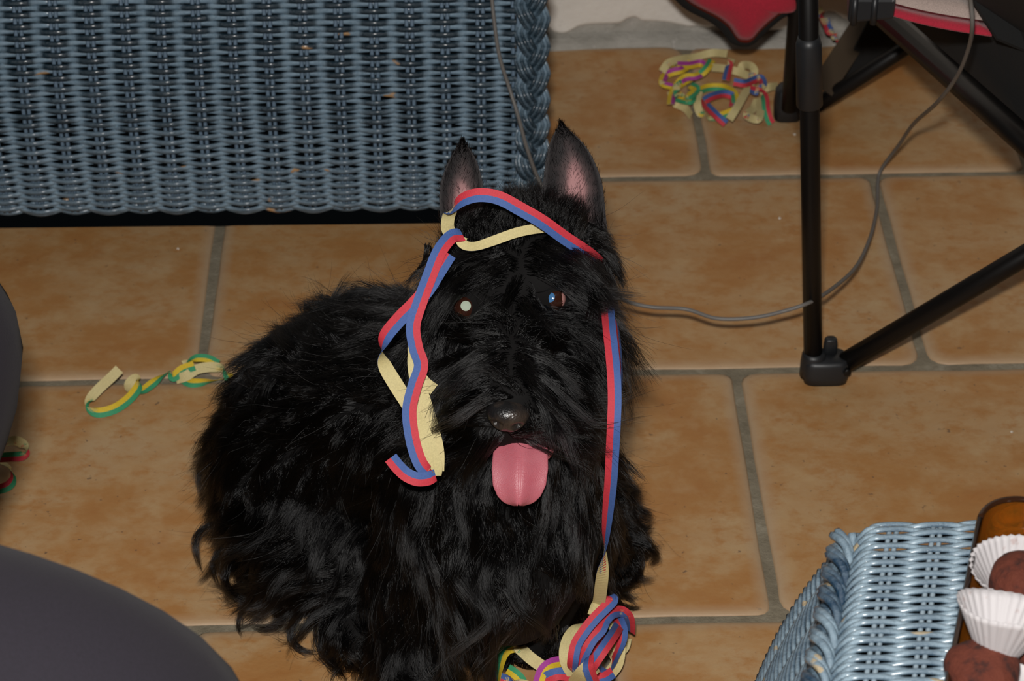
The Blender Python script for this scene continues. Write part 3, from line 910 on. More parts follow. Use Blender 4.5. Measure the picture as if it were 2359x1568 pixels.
# ------------------------------------------------------------------ cable
fsz = lambda px, py, z: PH(px, py, z)
def wick_pt(px, py, lift=0.012):
    """on the wicker front panel under photo pixel"""
    best = None
    for q in np.linspace(0, 0.5, 400):
        y, z, ph = prof(q)
        p = orig + ey * y + np.array([0, 0, SB + z])
        d = ray(px, py); nrm = -ey * math.cos(ph) + np.array([0, 0, math.sin(ph)])
        t = ((p - CP) @ nrm) / (d @ nrm); h = CP + d * t
        e = abs((h - p) @ (ey * math.sin(ph) + np.array([0, 0, math.cos(ph)])))
        if best is None or e < best[0]: best = (e, h + nrm * lift)
    return best[1]
cpts = [wick_pt(1128, -60), wick_pt(1138, 40), wick_pt(1150, 120), wick_pt(1172, 190), wick_pt(1192, 245, .02), wick_pt(1215, 320, .024), wick_pt(1245, 390, .026),
        PH(1285, 470, 0.06), PH(1340, 580, 0.07), PH(1395, 660, 0.08), PH(1440, 692, 0.085), PH(1500, 707, 0.085), PH(1580, 712, 0.082), PH(1650, 733, 0.08), PH(1730, 732, 0.082),
        PH(1800, 718, 0.086), PH(1870, 694, 0.092), PH(1930, 655, 0.07), PH(1975, 610, 0.05), PH(2005, 545, 0.03), PH(2020, 480, 0.010), PH(2022, 425, 0.005), PH(2030, 390, 0.012),
        PH(2070, 335, 0.06), PH(2105, 285, 0.13), PH(2160, 235, 0.235), PH(2205, 175, 0.30), PH(2232, 110, 0.355), PH(2240, 60, 0.395), PH(2236, 0, 0.42), PH(2225, -80, 0.46)]
cab = tube('power_cable', catmull(np.array(cpts), 8), 0.0019, M_CABLE, None, 8)
tag(cab, 'thin grey cable running from the wicker sofa behind the dog to the camp chair', 'cable')

# ------------------------------------------------------------------ dog
dogc = PH(940, 1300, 0.0)
dog = empty('dog', (dogc[0], dogc[1], 0))
tag(dog, 'shaggy black terrier with pricked ears and tongue out, draped in paper streamers', 'dog')
ZH = 1.745                                  # distance of the head along the view axis
SPH = []                                    # (centre, radius, region)
def ball(c_, r, reg): SPH.append((np.asarray(c_, float), r, reg))
def chain(pts, reg, step=0.35):
    for (p0, r0), (p1, r1) in zip(pts[:-1], pts[1:]):
        p0, p1 = np.asarray(p0), np.asarray(p1)
        n = max(2, int(np.linalg.norm(p1 - p0) / (min(r0, r1) * step)))
        for i in range(n + 1):
            t = i / n; SPH.append((p0 + (p1 - p0) * t, r0 + (r1 - r0) * t, reg))
H = lambda px, py, c_: PZ(px, py, ZH - c_)
# trunk
chain([(PH(1120, 1010, .20), .082), (PH(1010, 960, .185), .086), (PH(880, 930, .165), .088), (PH(770, 990, .128), .088), (PH(715, 1065, .098), .080)], 'body')
chain([(PH(1150, 960, .22), .070), (H(1195, 800, -.055), .060), (H(1200, 690, -.035), .056)], 'neck')
chain([(PH(1130, 1080, .19), .078), (PH(1170, 1230, .145), .072), (PH(1165, 1330, .10), .055)], 'chest')
chain([(PH(690, 1130, .080), .064), (PH(735, 1220, .070), .062), (PH(800, 1280, .055), .052)], 'haunch')
chain([(PH(800, 1290, .045), .036), (PH(820, 1400, .028), .026), (PH(830, 1470, .024), .022)], 'leg')
chain([(PH(1230, 1080, .11), .060), (PH(1330, 1180, .06), .046), (PH(1385, 1250, .03), .028), (PH(1432, 1270, .024), .021)], 'leg')
# front legs and paws
chain([(PH(1040, 1180, .15), .052), (PH(985, 1330, .09), .040), (PH(955, 1500, .035), .031), (PH(950, 1590, .020), .026), (PH(948, 1640, .018), .022)], 'fleg')
chain([(PH(1260, 1190, .15), .048), (PH(1265, 1310, .09), .036), (PH(1245, 1395, .04), .029), (PH(1230, 1450, .022), .024), (PH(1222, 1482, .018), .019)], 'fleg')
# tail stub
chain([(PH(640, 1000, .09), .03), (PH(600, 930, .12), .018)], 'body')
# head
ball(H(1200, 640, -.012), .058, 'skull'); ball(H(1150, 650, -.008), .050, 'skull'); ball(H(1256, 634, -.010), .049, 'skull')
ball(H(1180, 700, .012), .046, 'skull')
chain([(H(1100, 655, .018), .030), (H(1080, 670, .012), .028)], 'brow'); chain([(H(1250, 632, .022), .030), (H(1285, 640, .014), .028)], 'brow')
chain([(H(1090, 800, .004), .040), (H(1105, 880, .018), .034)], 'cheek'); chain([(H(1300, 790, .004), .042), (H(1290, 880, .018), .036)], 'cheek')
chain([(H(1178, 760, .034), .034), (H(1179, 850, .062), .031), (H(1180, 915, .082), .027)], 'bridge')
chain([(H(1130, 900, .052), .030), (H(1140, 960, .070), .023)], 'muzzle'); chain([(H(1240, 890, .052), .030), (H(1228, 955, .070), .023)], 'muzzle')
chain([(H(1185, 1000, .020), .034), (H(1192, 1070, .030), .026), (H(1196, 1100, .034), .019)], 'chin')

CEN = np.array([s_[0] for s_ in SPH]); RAD = np.array([s_[1] for s_ in SPH]); REG = np.array([s_[2] for s_ in SPH])
def sdf(P):
    out = np.full(len(P), 1e9); who = np.zeros(len(P), int)
    for i in range(len(CEN)):
        d = np.linalg.norm(P - CEN[i], axis=1) - RAD[i]
        m_ = d < out; out[m_] = d[m_]; who[m_] = i
    return out, who
bm = bmesh.new()
for c_, r, _ in SPH:
    bmesh.ops.create_icosphere(bm, subdivisions=2, radius=r, matrix=Matrix.Translation(Vector(c_)))
tmp_me = bpy.data.meshes.new('tmp'); bm.to_mesh(tmp_me); bm.free()
tmp = bpy.data.objects.new('tmp', tmp_me); COL.objects.link(tmp)
rm = tmp.modifiers.new('r', 'REMESH'); rm.mode = 'VOXEL'; rm.voxel_size = 0.0055; rm.use_smooth_shade = True
sm2 = tmp.modifiers.new('s', 'SMOOTH'); sm2.factor = 0.5; sm2.iterations = 5
bpy.context.view_layer.update()
dg = bpy.context.evaluated_depsgraph_get()
bod = bpy.data.meshes.new_from_object(tmp.evaluated_get(dg))
bpy.data.objects.remove(tmp)
nv = len(bod.vertices); co = np.empty(nv * 3); bod.vertices.foreach_get('co', co); co = co.reshape(-1, 3)
co[:, 2] = np.maximum(co[:, 2], 0.001)
bf = [tuple(p.vertices) for p in bod.polygons]
# ears joined to the body surface
def ear(Lp, Rp, c_base, c_tip, bow, n=14, mcol=13, pink=(0.5, 0.35), pw=0.2):
    """leaf-shaped cupped ear between two photo outlines, base to tip"""
    Lc = catmull(np.array(Lp, float), n); Rc = catmull(np.array(Rp, float), n)
    k = 22
    Li = np.array([[np.interp(t, np.linspace(0, 1, len(Lc)), Lc[:, j]) for j in (0, 1)] for t in np.linspace(0, 1, k)])
    Ri = np.array([[np.interp(t, np.linspace(0, 1, len(Rc)), Rc[:, j]) for j in (0, 1)] for t in np.linspace(0, 1, k)])
    front = []; backs = []; pk = []
    for i in range(k):
        t = i / (k - 1); wf = 1 - t ** 2
        for j in range(mcol):
            u = j / (mcol - 1)
            px, py = Li[i] * (1 - u) + Ri[i] * u
            dpt = c_base + (c_tip - c_base) * t - bow * wf * math.sin(math.pi * u) ** 0.8 
            front.append(H(px, py, dpt)); 
            edge_ = min(u, 1 - u) * 2
            backs.append(H(px, py, dpt - 0.0012 - 0.0045 * wf * min(1, edge_ * 2.0)))
            g = math.exp(-((u - pink[0]) / pw) ** 2 - ((t - pink[1]) / 0.27) ** 2)
            pk.append(g)
    V = front + backs; m1 = k * mcol; Fc = []
    for i in range(k - 1):
        for j in range(mcol - 1):
            a = i * mcol + j
            Fc.append((a, a + mcol, a + mcol + 1, a + 1)); Fc.append((m1 + a, m1 + a + 1, m1 + a + mcol + 1, m1 + a + mcol))
        a = i * mcol; Fc.append((a, m1 + a, m1 + a + mcol, a + mcol)); a += mcol - 1; Fc.append((a, a + mcol, m1 + a + mcol, m1 + a))
    for j in range(mcol - 1):
        Fc.append((j, j + 1, m1 + j + 1, m1 + j)); a = (k - 1) * mcol + j; Fc.append((a, m1 + a, m1 + a + 1, a + 1))
    return np.array(V), Fc, pk + [0.0] * m1, k, mcol
earL = ear([(1024, 600), (1015, 505), (1014, 430), (1034, 370), (1064, 323)], [(1140, 570), (1120, 480), (1110, 412), (1094, 362), (1066, 323)], -0.010, 0.012, 0.014, pink=(0.52, 0.30), pw=0.26)
earR = ear([(1275, 560), (1252, 455), (1255, 385), (1268, 325), (1291, 283)], [(1402, 570), (1394, 480), (1384, 410), (1350, 338), (1293, 283)], -0.014, 0.010, 0.018, pink=(0.55, 0.38), pw=0.21)
allV = [tuple(p) for p in co]; allF = list(bf); pinkA = [0.0] * nv; matI = [0] * len(bf); ear_info = []
for V, Fc, pk, k, mc in (earL, earR):
    b0 = len(allV); allV += [tuple(p) for p in V]; allF += [tuple(b0 + q for q in f) for f in Fc]; pinkA += pk; matI += [1] * len(Fc)
    ear_info.append((V, k, mc))
me = mesh_np('body', local(dog, np.array(allV)), allF, True, {'pink': pinkA})
me.polygons.foreach_set('material_index', matI)
M_SKIN = mat('black_undercoat', (0.006, 0.0055, 0.0055), 0.8)
nt, b = nodes(M_SKIN); b.inputs['Specular IOR Level'].default_value = 0.15
M_EAR = mat('ear_skin', (0.02, 0.018, 0.018), 0.7)
nt, b = nodes(M_EAR); b.inputs['Specular IOR Level'].default_value = 0.25
at = N(nt, 'ShaderNodeAttribute', attribute_name='pink')
v = objvec(nt, False)
nz = noise(nt, 90, 5, 0.7, v)
ad = N(nt, 'ShaderNodeMath', operation='MULTIPLY_ADD'); nt.links.new(nz, ad.inputs[0]); ad.inputs[1].default_value = 0.5; ad.inputs[2].default_value = -0.25
a2 = N(nt, 'ShaderNodeMath', operation='ADD'); nt.links.new(ad.outputs[0], a2.inputs[0]); nt.links.new(at.outputs['Fac'], a2.inputs[1])
nt.links.new(ramp(nt, a2.outputs[0], [(0.06, (0.030, 0.027, 0.028)), (0.40, (0.10, 0.068, 0.068)), (0.8, (0.42, 0.22, 0.22))]), b.inputs['Base Color'])
me.materials.append(M_SKIN); me.materials.append(M_EAR)
body = obj('body', me, None, dog)

# eyes
M_IRIS = mat('dark_brown_iris', (0.030, 0.010, 0.006), 0.08, Coat_Weight=1.0, Coat_Roughness=0.02)
M_SCL = mat('pink_eye_white', (0.45, 0.22, 0.20), 0.15, Coat_Weight=1.0, Coat_Roughness=0.03)
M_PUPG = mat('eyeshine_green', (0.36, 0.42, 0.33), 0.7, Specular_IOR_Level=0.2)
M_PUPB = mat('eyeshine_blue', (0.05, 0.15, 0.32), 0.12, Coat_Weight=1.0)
def eye(px, py, c_, gaze_px, pm, r, scl_dir, lab):
    cc = H(px, py, c_ - r)
    g = unit(H(gaze_px[0], gaze_px[1], c_) - cc)
    bm = bmesh.new(); bmesh.ops.create_uvsphere(bm, u_segments=32, v_segments=24, radius=r)
    mz = Vector((0, 0, 1)).rotation_difference(Vector(g)).to_matrix().to_4x4()
    for vv in bm.verts:
        if vv.co.z > r * 0.80: vv.co.z *= 1.03
    bmesh.ops.transform(bm, matrix=mz, verts=bm.verts)
    sd = unit(RT * scl_dir[0] + UP * scl_dir[1])
    for f in bm.faces:
        d = np.array(f.calc_center_median()); f.material_index = 1 if (d @ sd) > r * 0.70 else 0
    me = bm_mesh('eye', bm, True); me.materials.append(M_IRIS); me.materials.append(M_SCL)
    o = obj('eye', me, None, dog); o.location = Vector(local(dog, cc)); o['label'] = lab
    # pupil cap
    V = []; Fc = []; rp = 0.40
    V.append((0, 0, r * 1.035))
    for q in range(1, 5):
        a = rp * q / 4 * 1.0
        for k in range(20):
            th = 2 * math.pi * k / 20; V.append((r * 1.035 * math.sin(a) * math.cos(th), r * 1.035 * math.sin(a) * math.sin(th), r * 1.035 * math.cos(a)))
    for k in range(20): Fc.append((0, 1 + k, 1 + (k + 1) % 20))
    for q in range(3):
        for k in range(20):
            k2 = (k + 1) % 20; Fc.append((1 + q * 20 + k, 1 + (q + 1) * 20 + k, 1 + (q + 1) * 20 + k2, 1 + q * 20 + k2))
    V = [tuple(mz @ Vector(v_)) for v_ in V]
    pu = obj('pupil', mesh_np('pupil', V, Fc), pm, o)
    return cc
CE = 0.048
eyeL = eye(1073, 709, CE, (1073, 704), M_PUPG, 0.0092, (0.8, -0.7), 'eye with pale green eyeshine')
eyeR = eye(1274, 688, CE, (1266, 684), M_PUPB, 0.0092, (1.0, 0.1), 'eye with blue eyeshine')

# nose
M_NOSE = mat('wet_black_nose', (0.016, 0.014, 0.014), 0.30, Coat_Weight=0.25)
nt, b = nodes(M_NOSE); v = objvec(nt, False)
vo = N(nt, 'ShaderNodeTexVoronoi'); vo.inputs['Scale'].default_value = 700; nt.links.new(v, vo.inputs['Vector'])
bump(nt, b, vo.outputs['Distance'], 0.3, 0.0008)
nt.links.new(ramp(nt, noise(nt, 60, 3, 0.5, v), [(0.45, (0.011, 0.0105, 0.011)), (0.75, (0.055, 0.038, 0.028))]), b.inputs['Base Color'])
bm = bmesh.new(); bmesh.ops.create_uvsphere(bm, u_segments=40, v_segments=28, radius=1)
nx = RT * 0.985 - UP * 0.10; nx = unit(nx); nzv = unit(-FW * 0.86 - UP * 0.35); nzv = unit(nzv - nx * (nzv @ nx)); ny = np.cross(nzv, nx)
for vv in bm.verts:
    x, y, z = vv.co
    wdt = 0.0150 * (1.0 + 0.18 * y)
    X, Y, Z = x * wdt, y * 0.0118, z * 0.0125
    if abs(x) < 0.35 and y < 0.2 and z > 0: Z -= 0.0016 * (1 - abs(x) / 0.35) * min(1, (0.2 - y) * 2)
    for sgn in (-1, 1):                                    # nostrils
        d2 = ((x - sgn * 0.50) / 0.26) ** 2 + ((y + 0.32) / 0.24) ** 2
        if z > 0: Z -= 0.0062 * math.exp(-d2 * 1.6)
    vv.co = Vector(nx * X + ny * Y + nzv * Z)
nose_c = H(1170, 956, .100)
no = obj('nose', bm_mesh('nose', bm, True), M_NOSE, dog); no.location = Vector(local(dog, nose_c)); no['label'] = 'wet black nose'

# tongue
M_TON = mat('wet_pink_tongue', (0.60, 0.17, 0.20), 0.36, Coat_Weight=0.15, Coat_Roughness=0.3, Subsurface_Weight=0.25, Subsurface_Scale=0.004)
nt, b = nodes(M_TON); v = objvec(nt, False)
nt.links.new(ramp(nt, noise(nt, 40, 4, 0.6, v), [(0.3, (0.50, 0.12, 0.155)), (0.7, (0.55, 0.175, 0.21))]), b.inputs['Base Color'])
b.inputs['Subsurface Radius'].default_value = (1, 0.3, 0.25)
bump(nt, b, noise(nt, 1100, 3, 0.6, v), 0.35, 0.0012)
V = []; Fc = []; nu, nvv = 41, 36
for side_ in (0, 1):
    for i in range(nvv):
        t = i / (nvv - 1)
        y = 975 + (1165 - 975) * t
        cx = 1201 - 6 * t
        hw = np.interp(t, [0, .2, .55, .75, .88, .95, .985, 1.0], [50, 61, 65, 61, 50, 37, 25, 12])
        for j in range(nu):
            u = (j / (nu - 1)) * 2 - 1
            cdep = 0.060 + 0.024 * math.sin(t * 2.0) - 0.006 * u * u - 0.0016 * math.exp(-(u / 0.035) ** 2) * (0.4 + 0.6 * (1 - t)) + 0.0012 * math.cos(u * 5)
            dimple = 5 * math.exp(-(u / 0.12) ** 2) * max(0, (t - 0.9) / 0.1)
            th = 0.0075 * math.sqrt(max(0.02, 1 - u * u)) * math.sqrt(max(0.03, 1 - t ** 5))
            V.append(H(cx + hw * u, y - dimple, cdep if side_ == 0 else cdep - th))
m1 = nu * nvv
for i in range(nvv - 1):
    for j in range(nu - 1):
        a = i * nu + j; Fc.append((a, a + nu, a + nu + 1, a + 1)); a += m1; Fc.append((a, a + 1, a + nu + 1, a + nu))
    a = i * nu; Fc.append((a, m1 + a, m1 + a + nu, a + nu)); a += nu - 1; Fc.append((a, a + nu, m1 + a + nu, m1 + a))
for j in range(nu - 1):
    a = (nvv - 1) * nu + j; Fc.append((a, m1 + a, m1 + a + 1, a + 1)); Fc.append((j, j + 1, m1 + j + 1, m1 + j))
tg = obj('tongue', mesh_np('tongue', local(dog, V), Fc), M_TON, dog); tg['label'] = 'pink hanging tongue with a centre groove'
lipp = catmull(np.array([H(1262, 1012, .058), H(1269, 1030, .058), H(1268, 1045, .056), H(1262, 1056, .052)]), 6)
tube('lip', local(dog, lipp), np.interp(np.linspace(0, 1, len(lipp)), [0, .5, 1], [.0008, .0020, .0008]), M_TON, dog, 8)

# ------------------------------------------------------------------ fur: guide locks groomed over the body, many strands per lock
GROOM_SEED = 21
rg = np.random.default_rng(GROOM_SEED)
tri = []
for f in bf:
    for k in range(1, len(f) - 1): tri.append((f[0], f[k], f[k + 1]))
tri = np.array(tri); A_, B_, C_ = co[tri[:, 0]], co[tri[:, 1]], co[tri[:, 2]]
nr = np.cross(B_ - A_, C_ - A_); area = np.linalg.norm(nr, axis=1) / 2; nrm_t = unit(nr)
vn = np.zeros_like(co)
for k in range(3): np.add.at(vn, tri[:, k], nr)
vn = unit(vn)
def sample(n, w):
    idx = rg.choice(len(tri), n, p=w / w.sum())
    a = rg.random(n); b2 = rg.random(n); s_ = a + b2 > 1; a[s_] = 1 - a[s_]; b2[s_] = 1 - b2[s_]
    P = A_[idx] + (B_[idx] - A_[idx]) * a[:, None] + (C_[idx] - A_[idx]) * b2[:, None]
    Nn = unit(vn[tri[idx, 0]] * (1 - a - b2)[:, None] + vn[tri[idx, 1]] * a[:, None] + vn[tri[idx, 2]] * b2[:, None])
    return P, Nn
mid = (A_ + B_ + C_) / 3
facing = (nrm_t * unit(CP - mid)).sum(1)
wgt = area * np.where(facing > -0.35, 1.0, 0.35)
_, wm_ = sdf(mid); regm = REG[wm_]
headset = np.isin(regm, ['skull', 'brow', 'cheek', 'bridge', 'muzzle', 'chin'])
wgt = wgt * np.where(headset, 1.9, 1.0) * np.where(mid[:, 2] < 0.006, 0.1, 1.0)
NG = 2000
GP, GN = sample(NG, wgt)
_, who = sdf(GP); GR = REG[who]
VW = np.stack([RT, UP, -FW])                # rows: image right, image up, towards camera
gp = proj(GP)
sx = (gp[:, 0] - 1182) / 150.0
Ln = np.zeros(NG); lift = np.zeros(NG); curl = np.zeros(NG); grav = np.zeros(NG); cl = np.full(NG, 0.75)
G = np.zeros((NG, 3))
def setr(mask, L, lf, cu, gr, dirs, clump=0.75):
    n = mask.sum()
    if n == 0: return
    Ln[mask] = L * rg.uniform(0.75, 1.2, n); lift[mask] = lf; curl[mask] = cu; grav[mask] = gr; cl[mask] = clump
    d = np.asarray(dirs, float); d = np.broadcast_to(d, (n, 3)) if d.ndim == 1 else d
    G[mask] = unit(d)
vd = lambda a, b2, c_: RT * a + UP * b2 - FW * c_
sgn = np.tanh(sx * 5)[:, None]
BACK = np.array([-0.80, 0.55, 0.0])
isr = lambda *r_: np.isin(GR, r_)
down = np.array([0, 0, -1.0])
def flow(P, amp, wl=0.055):
    o = np.zeros_like(P); q = np.random.default_rng(5)
    for k in range(5):
        kv = unit(q.normal(0, 1, 3)) * 6.28 / (wl * q.uniform(0.7, 1.8)); dv_ = q.normal(0, 1, 3)
        o += np.sin(P @ kv + q.uniform(0, 6.28))[:, None] * dv_
    return o * amp * 0.55
m_ = isr('body')
setr(m_, 0.050, 0.08, 0.004, 0.20, BACK * 0.55 + down * 0.75 + vd(-.15, 0, .15) + flow(GP[m_], .22 * 1.5) + rg.normal(0, 0.077, (m_.sum(), 3)))
top = m_ & (GN[:, 2] > 0.65); setr(top, 0.036, 0.14, 0.003, 0.05, BACK * 0.9 + vd(-.1, -.2, .1) + flow(GP[top], .3 * 1.5) + rg.normal(0, 0.105, (top.sum(), 3)), 0.6)
m_ = isr('haunch'); setr(m_, 0.055, 0.10, 0.006, 0.5, BACK * 0.45 + down * 0.8 + vd(-.3, 0, .15) + flow(GP[m_], .3 * 1.5) + rg.normal(0, 0.105, (m_.sum(), 3)), 0.88)
m_ = isr('neck'); setr(m_, 0.036, 0.2, 0.004, 0.5, vd(.05, -1, .1) + flow(GP[m_], .2 * 1.5) + rg.normal(0, 0.070, (m_.sum(), 3)))
m_ = isr('chest'); setr(m_, 0.062, 0.12, 0.005, 0.6, vd(0, -1, .15) + flow(GP[m_], .28 * 1.5) + rg.normal(0, 0.098, (m_.sum(), 3)), 0.8)
m_ = isr('leg'); setr(m_, 0.030, 0.25, 0.007, 0.5, down + GN[m_] * 0.5 + vd(.1, -.1, 0) + flow(GP[m_], .3 * 1.5) + rg.normal(0, 0.105, (m_.sum(), 3)), 0.9)
m_ = isr('fleg'); setr(m_, 0.055, 0.14, 0.005, 0.7, down + GN[m_] * 0.25 + flow(GP[m_], .25 * 1.5) + rg.normal(0, 0.087, (m_.sum(), 3)), 0.82)
m_ = isr('skull'); setr(m_, 0.017, 0.45, 0.001, 0.0, vd(0, .55, .1) + GN[m_] * .5 + flow(GP[m_], .25 * 1.5) + rg.normal(0, 0.087, (m_.sum(), 3)), 0.55)
low = isr('skull') & (gp[:, 1] > 590)
setr(low, 0.034, 0.14, 0.0015, 0.2, sgn[low] * vd(.9, 0, 0) + vd(0, -.2, .3) + flow(GP[low], .2 * 1.5) + rg.normal(0, 0.070, (low.sum(), 3)), 0.65)
side_ = isr('skull', 'neck') & (np.abs(sx) > 1.05) & (gp[:, 1] < 900)
setr(side_, 0.024, 0.15, 0.002, 0.3, sgn[side_] * vd(.5, 0, 0) + vd(0, -.7, .1) + flow(GP[side_], .25 * 1.5) + rg.normal(0, 0.087, (side_.sum(), 3)), 0.7)
m_ = isr('brow'); setr(m_, 0.042, 0.22, 0.002, 0.25, sgn[m_] * vd(.75, 0, 0) + vd(0, -.35, .45) + flow(GP[m_], .2 * 1.5) + rg.normal(0, 0.070, (m_.sum(), 3)), 0.7)
m_ = isr('bridge'); setr(m_, 0.026, 0.18, 0.0015, 0.1, sgn[m_] * vd(.75, 0, 0) + vd(0, .15, .3) + flow(GP[m_], .22 * 1.5) + rg.normal(0, 0.077, (m_.sum(), 3)), 0.65)
lowb = isr('bridge') & (np.abs(sx) > 0.12) & (gp[:, 1] > 800)
setr(lowb, 0.050, 0.16, 0.003, 0.3, sgn[lowb] * vd(.95, 0, 0) + vd(0, -.15, .2) + flow(GP[lowb], .2 * 1.5) + rg.normal(0, 0.070, (lowb.sum(), 3)), 0.75)
m_ = isr('muzzle'); setr(m_, 0.054, 0.2, 0.004, 0.6, sgn[m_] * vd(.85, 0, 0) + vd(0, -.50, .1) + flow(GP[m_], .22 * 1.5) + rg.normal(0, 0.077, (m_.sum(), 3)), 0.78)
m_ = isr('cheek'); setr(m_, 0.056, 0.18, 0.004, 0.6, sgn[m_] * vd(.35, 0, 0) + vd(0, -.85, .1) + flow(GP[m_], .22 * 1.5) + rg.normal(0, 0.077, (m_.sum(), 3)), 0.78)
m_ = isr('chin'); setr(m_, 0.050, 0.25, 0.006, 0.8, sgn[m_] * vd(.2, 0, 0) + vd(0, -1, -.1) + flow(GP[m_], .2 * 1.5) + rg.normal(0, 0.070, (m_.sum(), 3)), 0.75)
lf_ = isr('fleg') & (GP[:, 2] < 0.06) & (gp[:, 0] > 1100); Ln[lf_] *= 0.40
# longer curly locks low on the rear and the legs
lowz = (GP[:, 2] < 0.075) & isr('body', 'haunch', 'leg')
Ln[lowz] *= 1.1; curl[lowz] *= 1.4
K = 9
def simulate(P0, N0, L, lf, cu, gr, Gd):
    n = len(P0); pts = np.zeros((n, K, 3)); pts[:, 0] = P0
    s1 = unit(np.cross(Gd, N0 + 0.01)); s2 = unit(np.cross(Gd, s1))
    ph = (P0 @ np.array([61.0, 47.0, 83.0])) + rg.normal(0, .7, n); fr = rg.uniform(0.5, 1.1, n); hand = np.sign(np.sin(P0 @ np.array([70.0, -52.0, 40.0])) + 1e-6)
    tang = Gd - N0 * ((Gd * N0).sum(1)[:, None]) * 0.8
    tang = unit(tang)
    p = P0.copy()
    for i in range(1, K):
        t = i / (K - 1)
        d = unit(tang + N0 * (lf * (1.35 - 1.5 * t))[:, None] + down * (gr * t)[:, None])
        p = p + d * (L / (K - 1))[:, None]
        w_ = (cu * t)[:, None]
        q = p + w_ * (s1 * np.cos(ph + hand * 6.28 * fr * t)[:, None] + s2 * np.sin(ph + hand * 6.28 * fr * t)[:, None])
        dd, wh = sdf(q)
        need = np.maximum(0, 0.0018 + 0.002 * t - dd)
        q = q + unit(q - CEN[wh]) * need[:, None]
        q[:, 2] = np.maximum(q[:, 2], 0.0015 + 0.001 * rg.random(n))
        p = p + unit(p - CEN[wh]) * (need * 0.9)[:, None]
        pts[:, i] = q
    return pts
GPT = simulate(GP, GN, Ln, lift, curl, grav, G)
NC = 125000
CPp, CN = sample(NC, wgt)
kd = kdtree.KDTree(NG)
for i in range(NG): kd.insert(Vector(GP[i]), i)
kd.balance()
near = np.array([kd.find(Vector(p))[1] for p in CPp])
tt = np.linspace(0, 1, K)[None, :, None]
ls = rg.uniform(0.55, 1.08, NC)
# shorter strands stop early on their lock
base = GPT[near]
idx = np.clip(np.linspace(0, 1, K)[None, :] * ls[:, None], 0, 1) * (K - 1)
i0 = np.minimum(idx.astype(int), K - 2); fr_ = (idx - i0)[..., None]
r_ = np.arange(NC)[:, None]
gl = base[r_, i0] * (1 - fr_) + base[r_, i0 + 1] * fr_
off = (CPp - GP[near])[:, None, :]
spread = rg.normal(0, 1, (NC, 1, 3)) * (0.0012 + 0.0018 * rg.random((NC, 1, 1)))
wav = rg.normal(0, 1, (NC, 1, 3)) * 0.0005
pts = gl + off * (1 - cl[near][:, None, None] * tt ** 0.75) + spread * tt + wav * np.sin(tt * 9 + rg.uniform(0, 6.28, (NC, 1, 1))) * tt
stray = rg.random(NC) < 0.035
pts[stray] += (rg.normal(0, 1, (stray.sum(), 1, 3)) * 0.010 + CN[stray][:, None, :] * 0.006) * tt ** 1.5
flat = pts.reshape(-1, 3)
dd, wh = sdf(flat)
need = np.maximum(0, 0.0010 - dd); flat += unit(flat - CEN[wh]) * need[:, None]
flat[:, 2] = np.maximum(flat[:, 2], 0.001)
pts = flat.reshape(NC, K, 3)
pts[:, 0] = CPp - CN * 0.001
# part the hair around eyes, nose and tongue
pr_ = proj(pts)
bad = np.zeros(NC, bool)
for ex_, ey_, a, b2 in ((1076, 706, 24, 22), (1274, 687, 32, 19), (1170, 952, 46, 32)):
    bad |= ((((pr_[..., 0] - ex_) / a) ** 2 + ((pr_[..., 1] - ey_) / b2) ** 2) < 1).any(1)
ton = (np.abs(pr_[..., 0] - 1198) < 60) & (pr_[..., 1] > 1034) & (pr_[..., 1] < 1160) & (pr_[..., 2] < ZH - 0.05)
bad |= ton.any(1)
# hair pushed aside by the hanging streamer and by the pile at the paws
x_, y_, z_ = pr_[..., 0], pr_[..., 1], pr_[..., 2]
bad |= ((np.abs(x_ - 1386) < 17) & (y_ > 1270) & (y_ < 1450) & (z_ < 1.82)).any(1)
bad |= ((x_ > 1385) & (x_ < 1432) & (y_ > 730) & (y_ < 1280) & (z_ < 1.76)).any(1) & (rg.random(NC) < 0.75)
bad |= ((x_ > 1290) & (x_ < 1470) & (y_ > 1395) & (z_ < 1.86)).any(1)
bad |= ((x_ > 1150) & (x_ < 1300) & (y_ > 1488) & (z_ < 1.86)).any(1)
pts = pts[~bad]
rad0 = np.full(len(pts), 0.000125)

# ear fuzz: very short hair on the rims and outside of the ears
ef = []; er = []
for V, k, mc in ear_info:
    grid = V[:k * mc].reshape(k, mc, 3)
    for _ in range(2600):
        i = rg.integers(0, k - 1); j = rg.integers(0, mc - 1); a, b2 = rg.random(2)
        u_ = (j + a) / (mc - 1)
        cen_ = abs(u_ - 0.5) < 0.28 and (i / k) < 0.75
        if cen_ and rg.random() < 0.65: continue
        p = (grid[i, j] * (1 - a) + grid[i, j + 1] * a) * (1 - b2) + (grid[i + 1, j] * (1 - a) + grid[i + 1, j + 1] * a) * b2
        up_ = unit(grid[min(i + 1, k - 1), j] - grid[i, j] + 1e-9); out = (grid[i, mc - 1] - grid[i, 0]); out = unit(out) * (1 if u_ > .5 else -1)
        L = rg.uniform(0.003, 0.006)
        d = unit(up_ * 0.8 + out * 0.35 + (-FW) * 0.25 + rg.normal(0, .15, 3))
        ef.append([p + d * L * q for q in np.linspace(0, 1, K)])
    # tufts at the base of the ear
    for _ in range(420):
        u_ = rg.random(); j = u_ * (mc - 1); j0 = min(int(j), mc - 2)
        row = rg.choice([0, 1, 2, 3], p=[.35, .3, .2, .15])
        p = grid[row, j0] + (grid[row, j0 + 1] - grid[row, j0]) * (j - j0)
        up_ = unit(grid[8, j0] - grid[1, j0]); L = rg.uniform(0.010, 0.024)
        d = unit(up_ * 0.9 + (-FW) * 0.35 + rg.normal(0, .22, 3))
        ef.append([p + d * L * q - FW * 0.004 * q * q for q in np.linspace(0, 1, K)])
ef = np.array(ef)
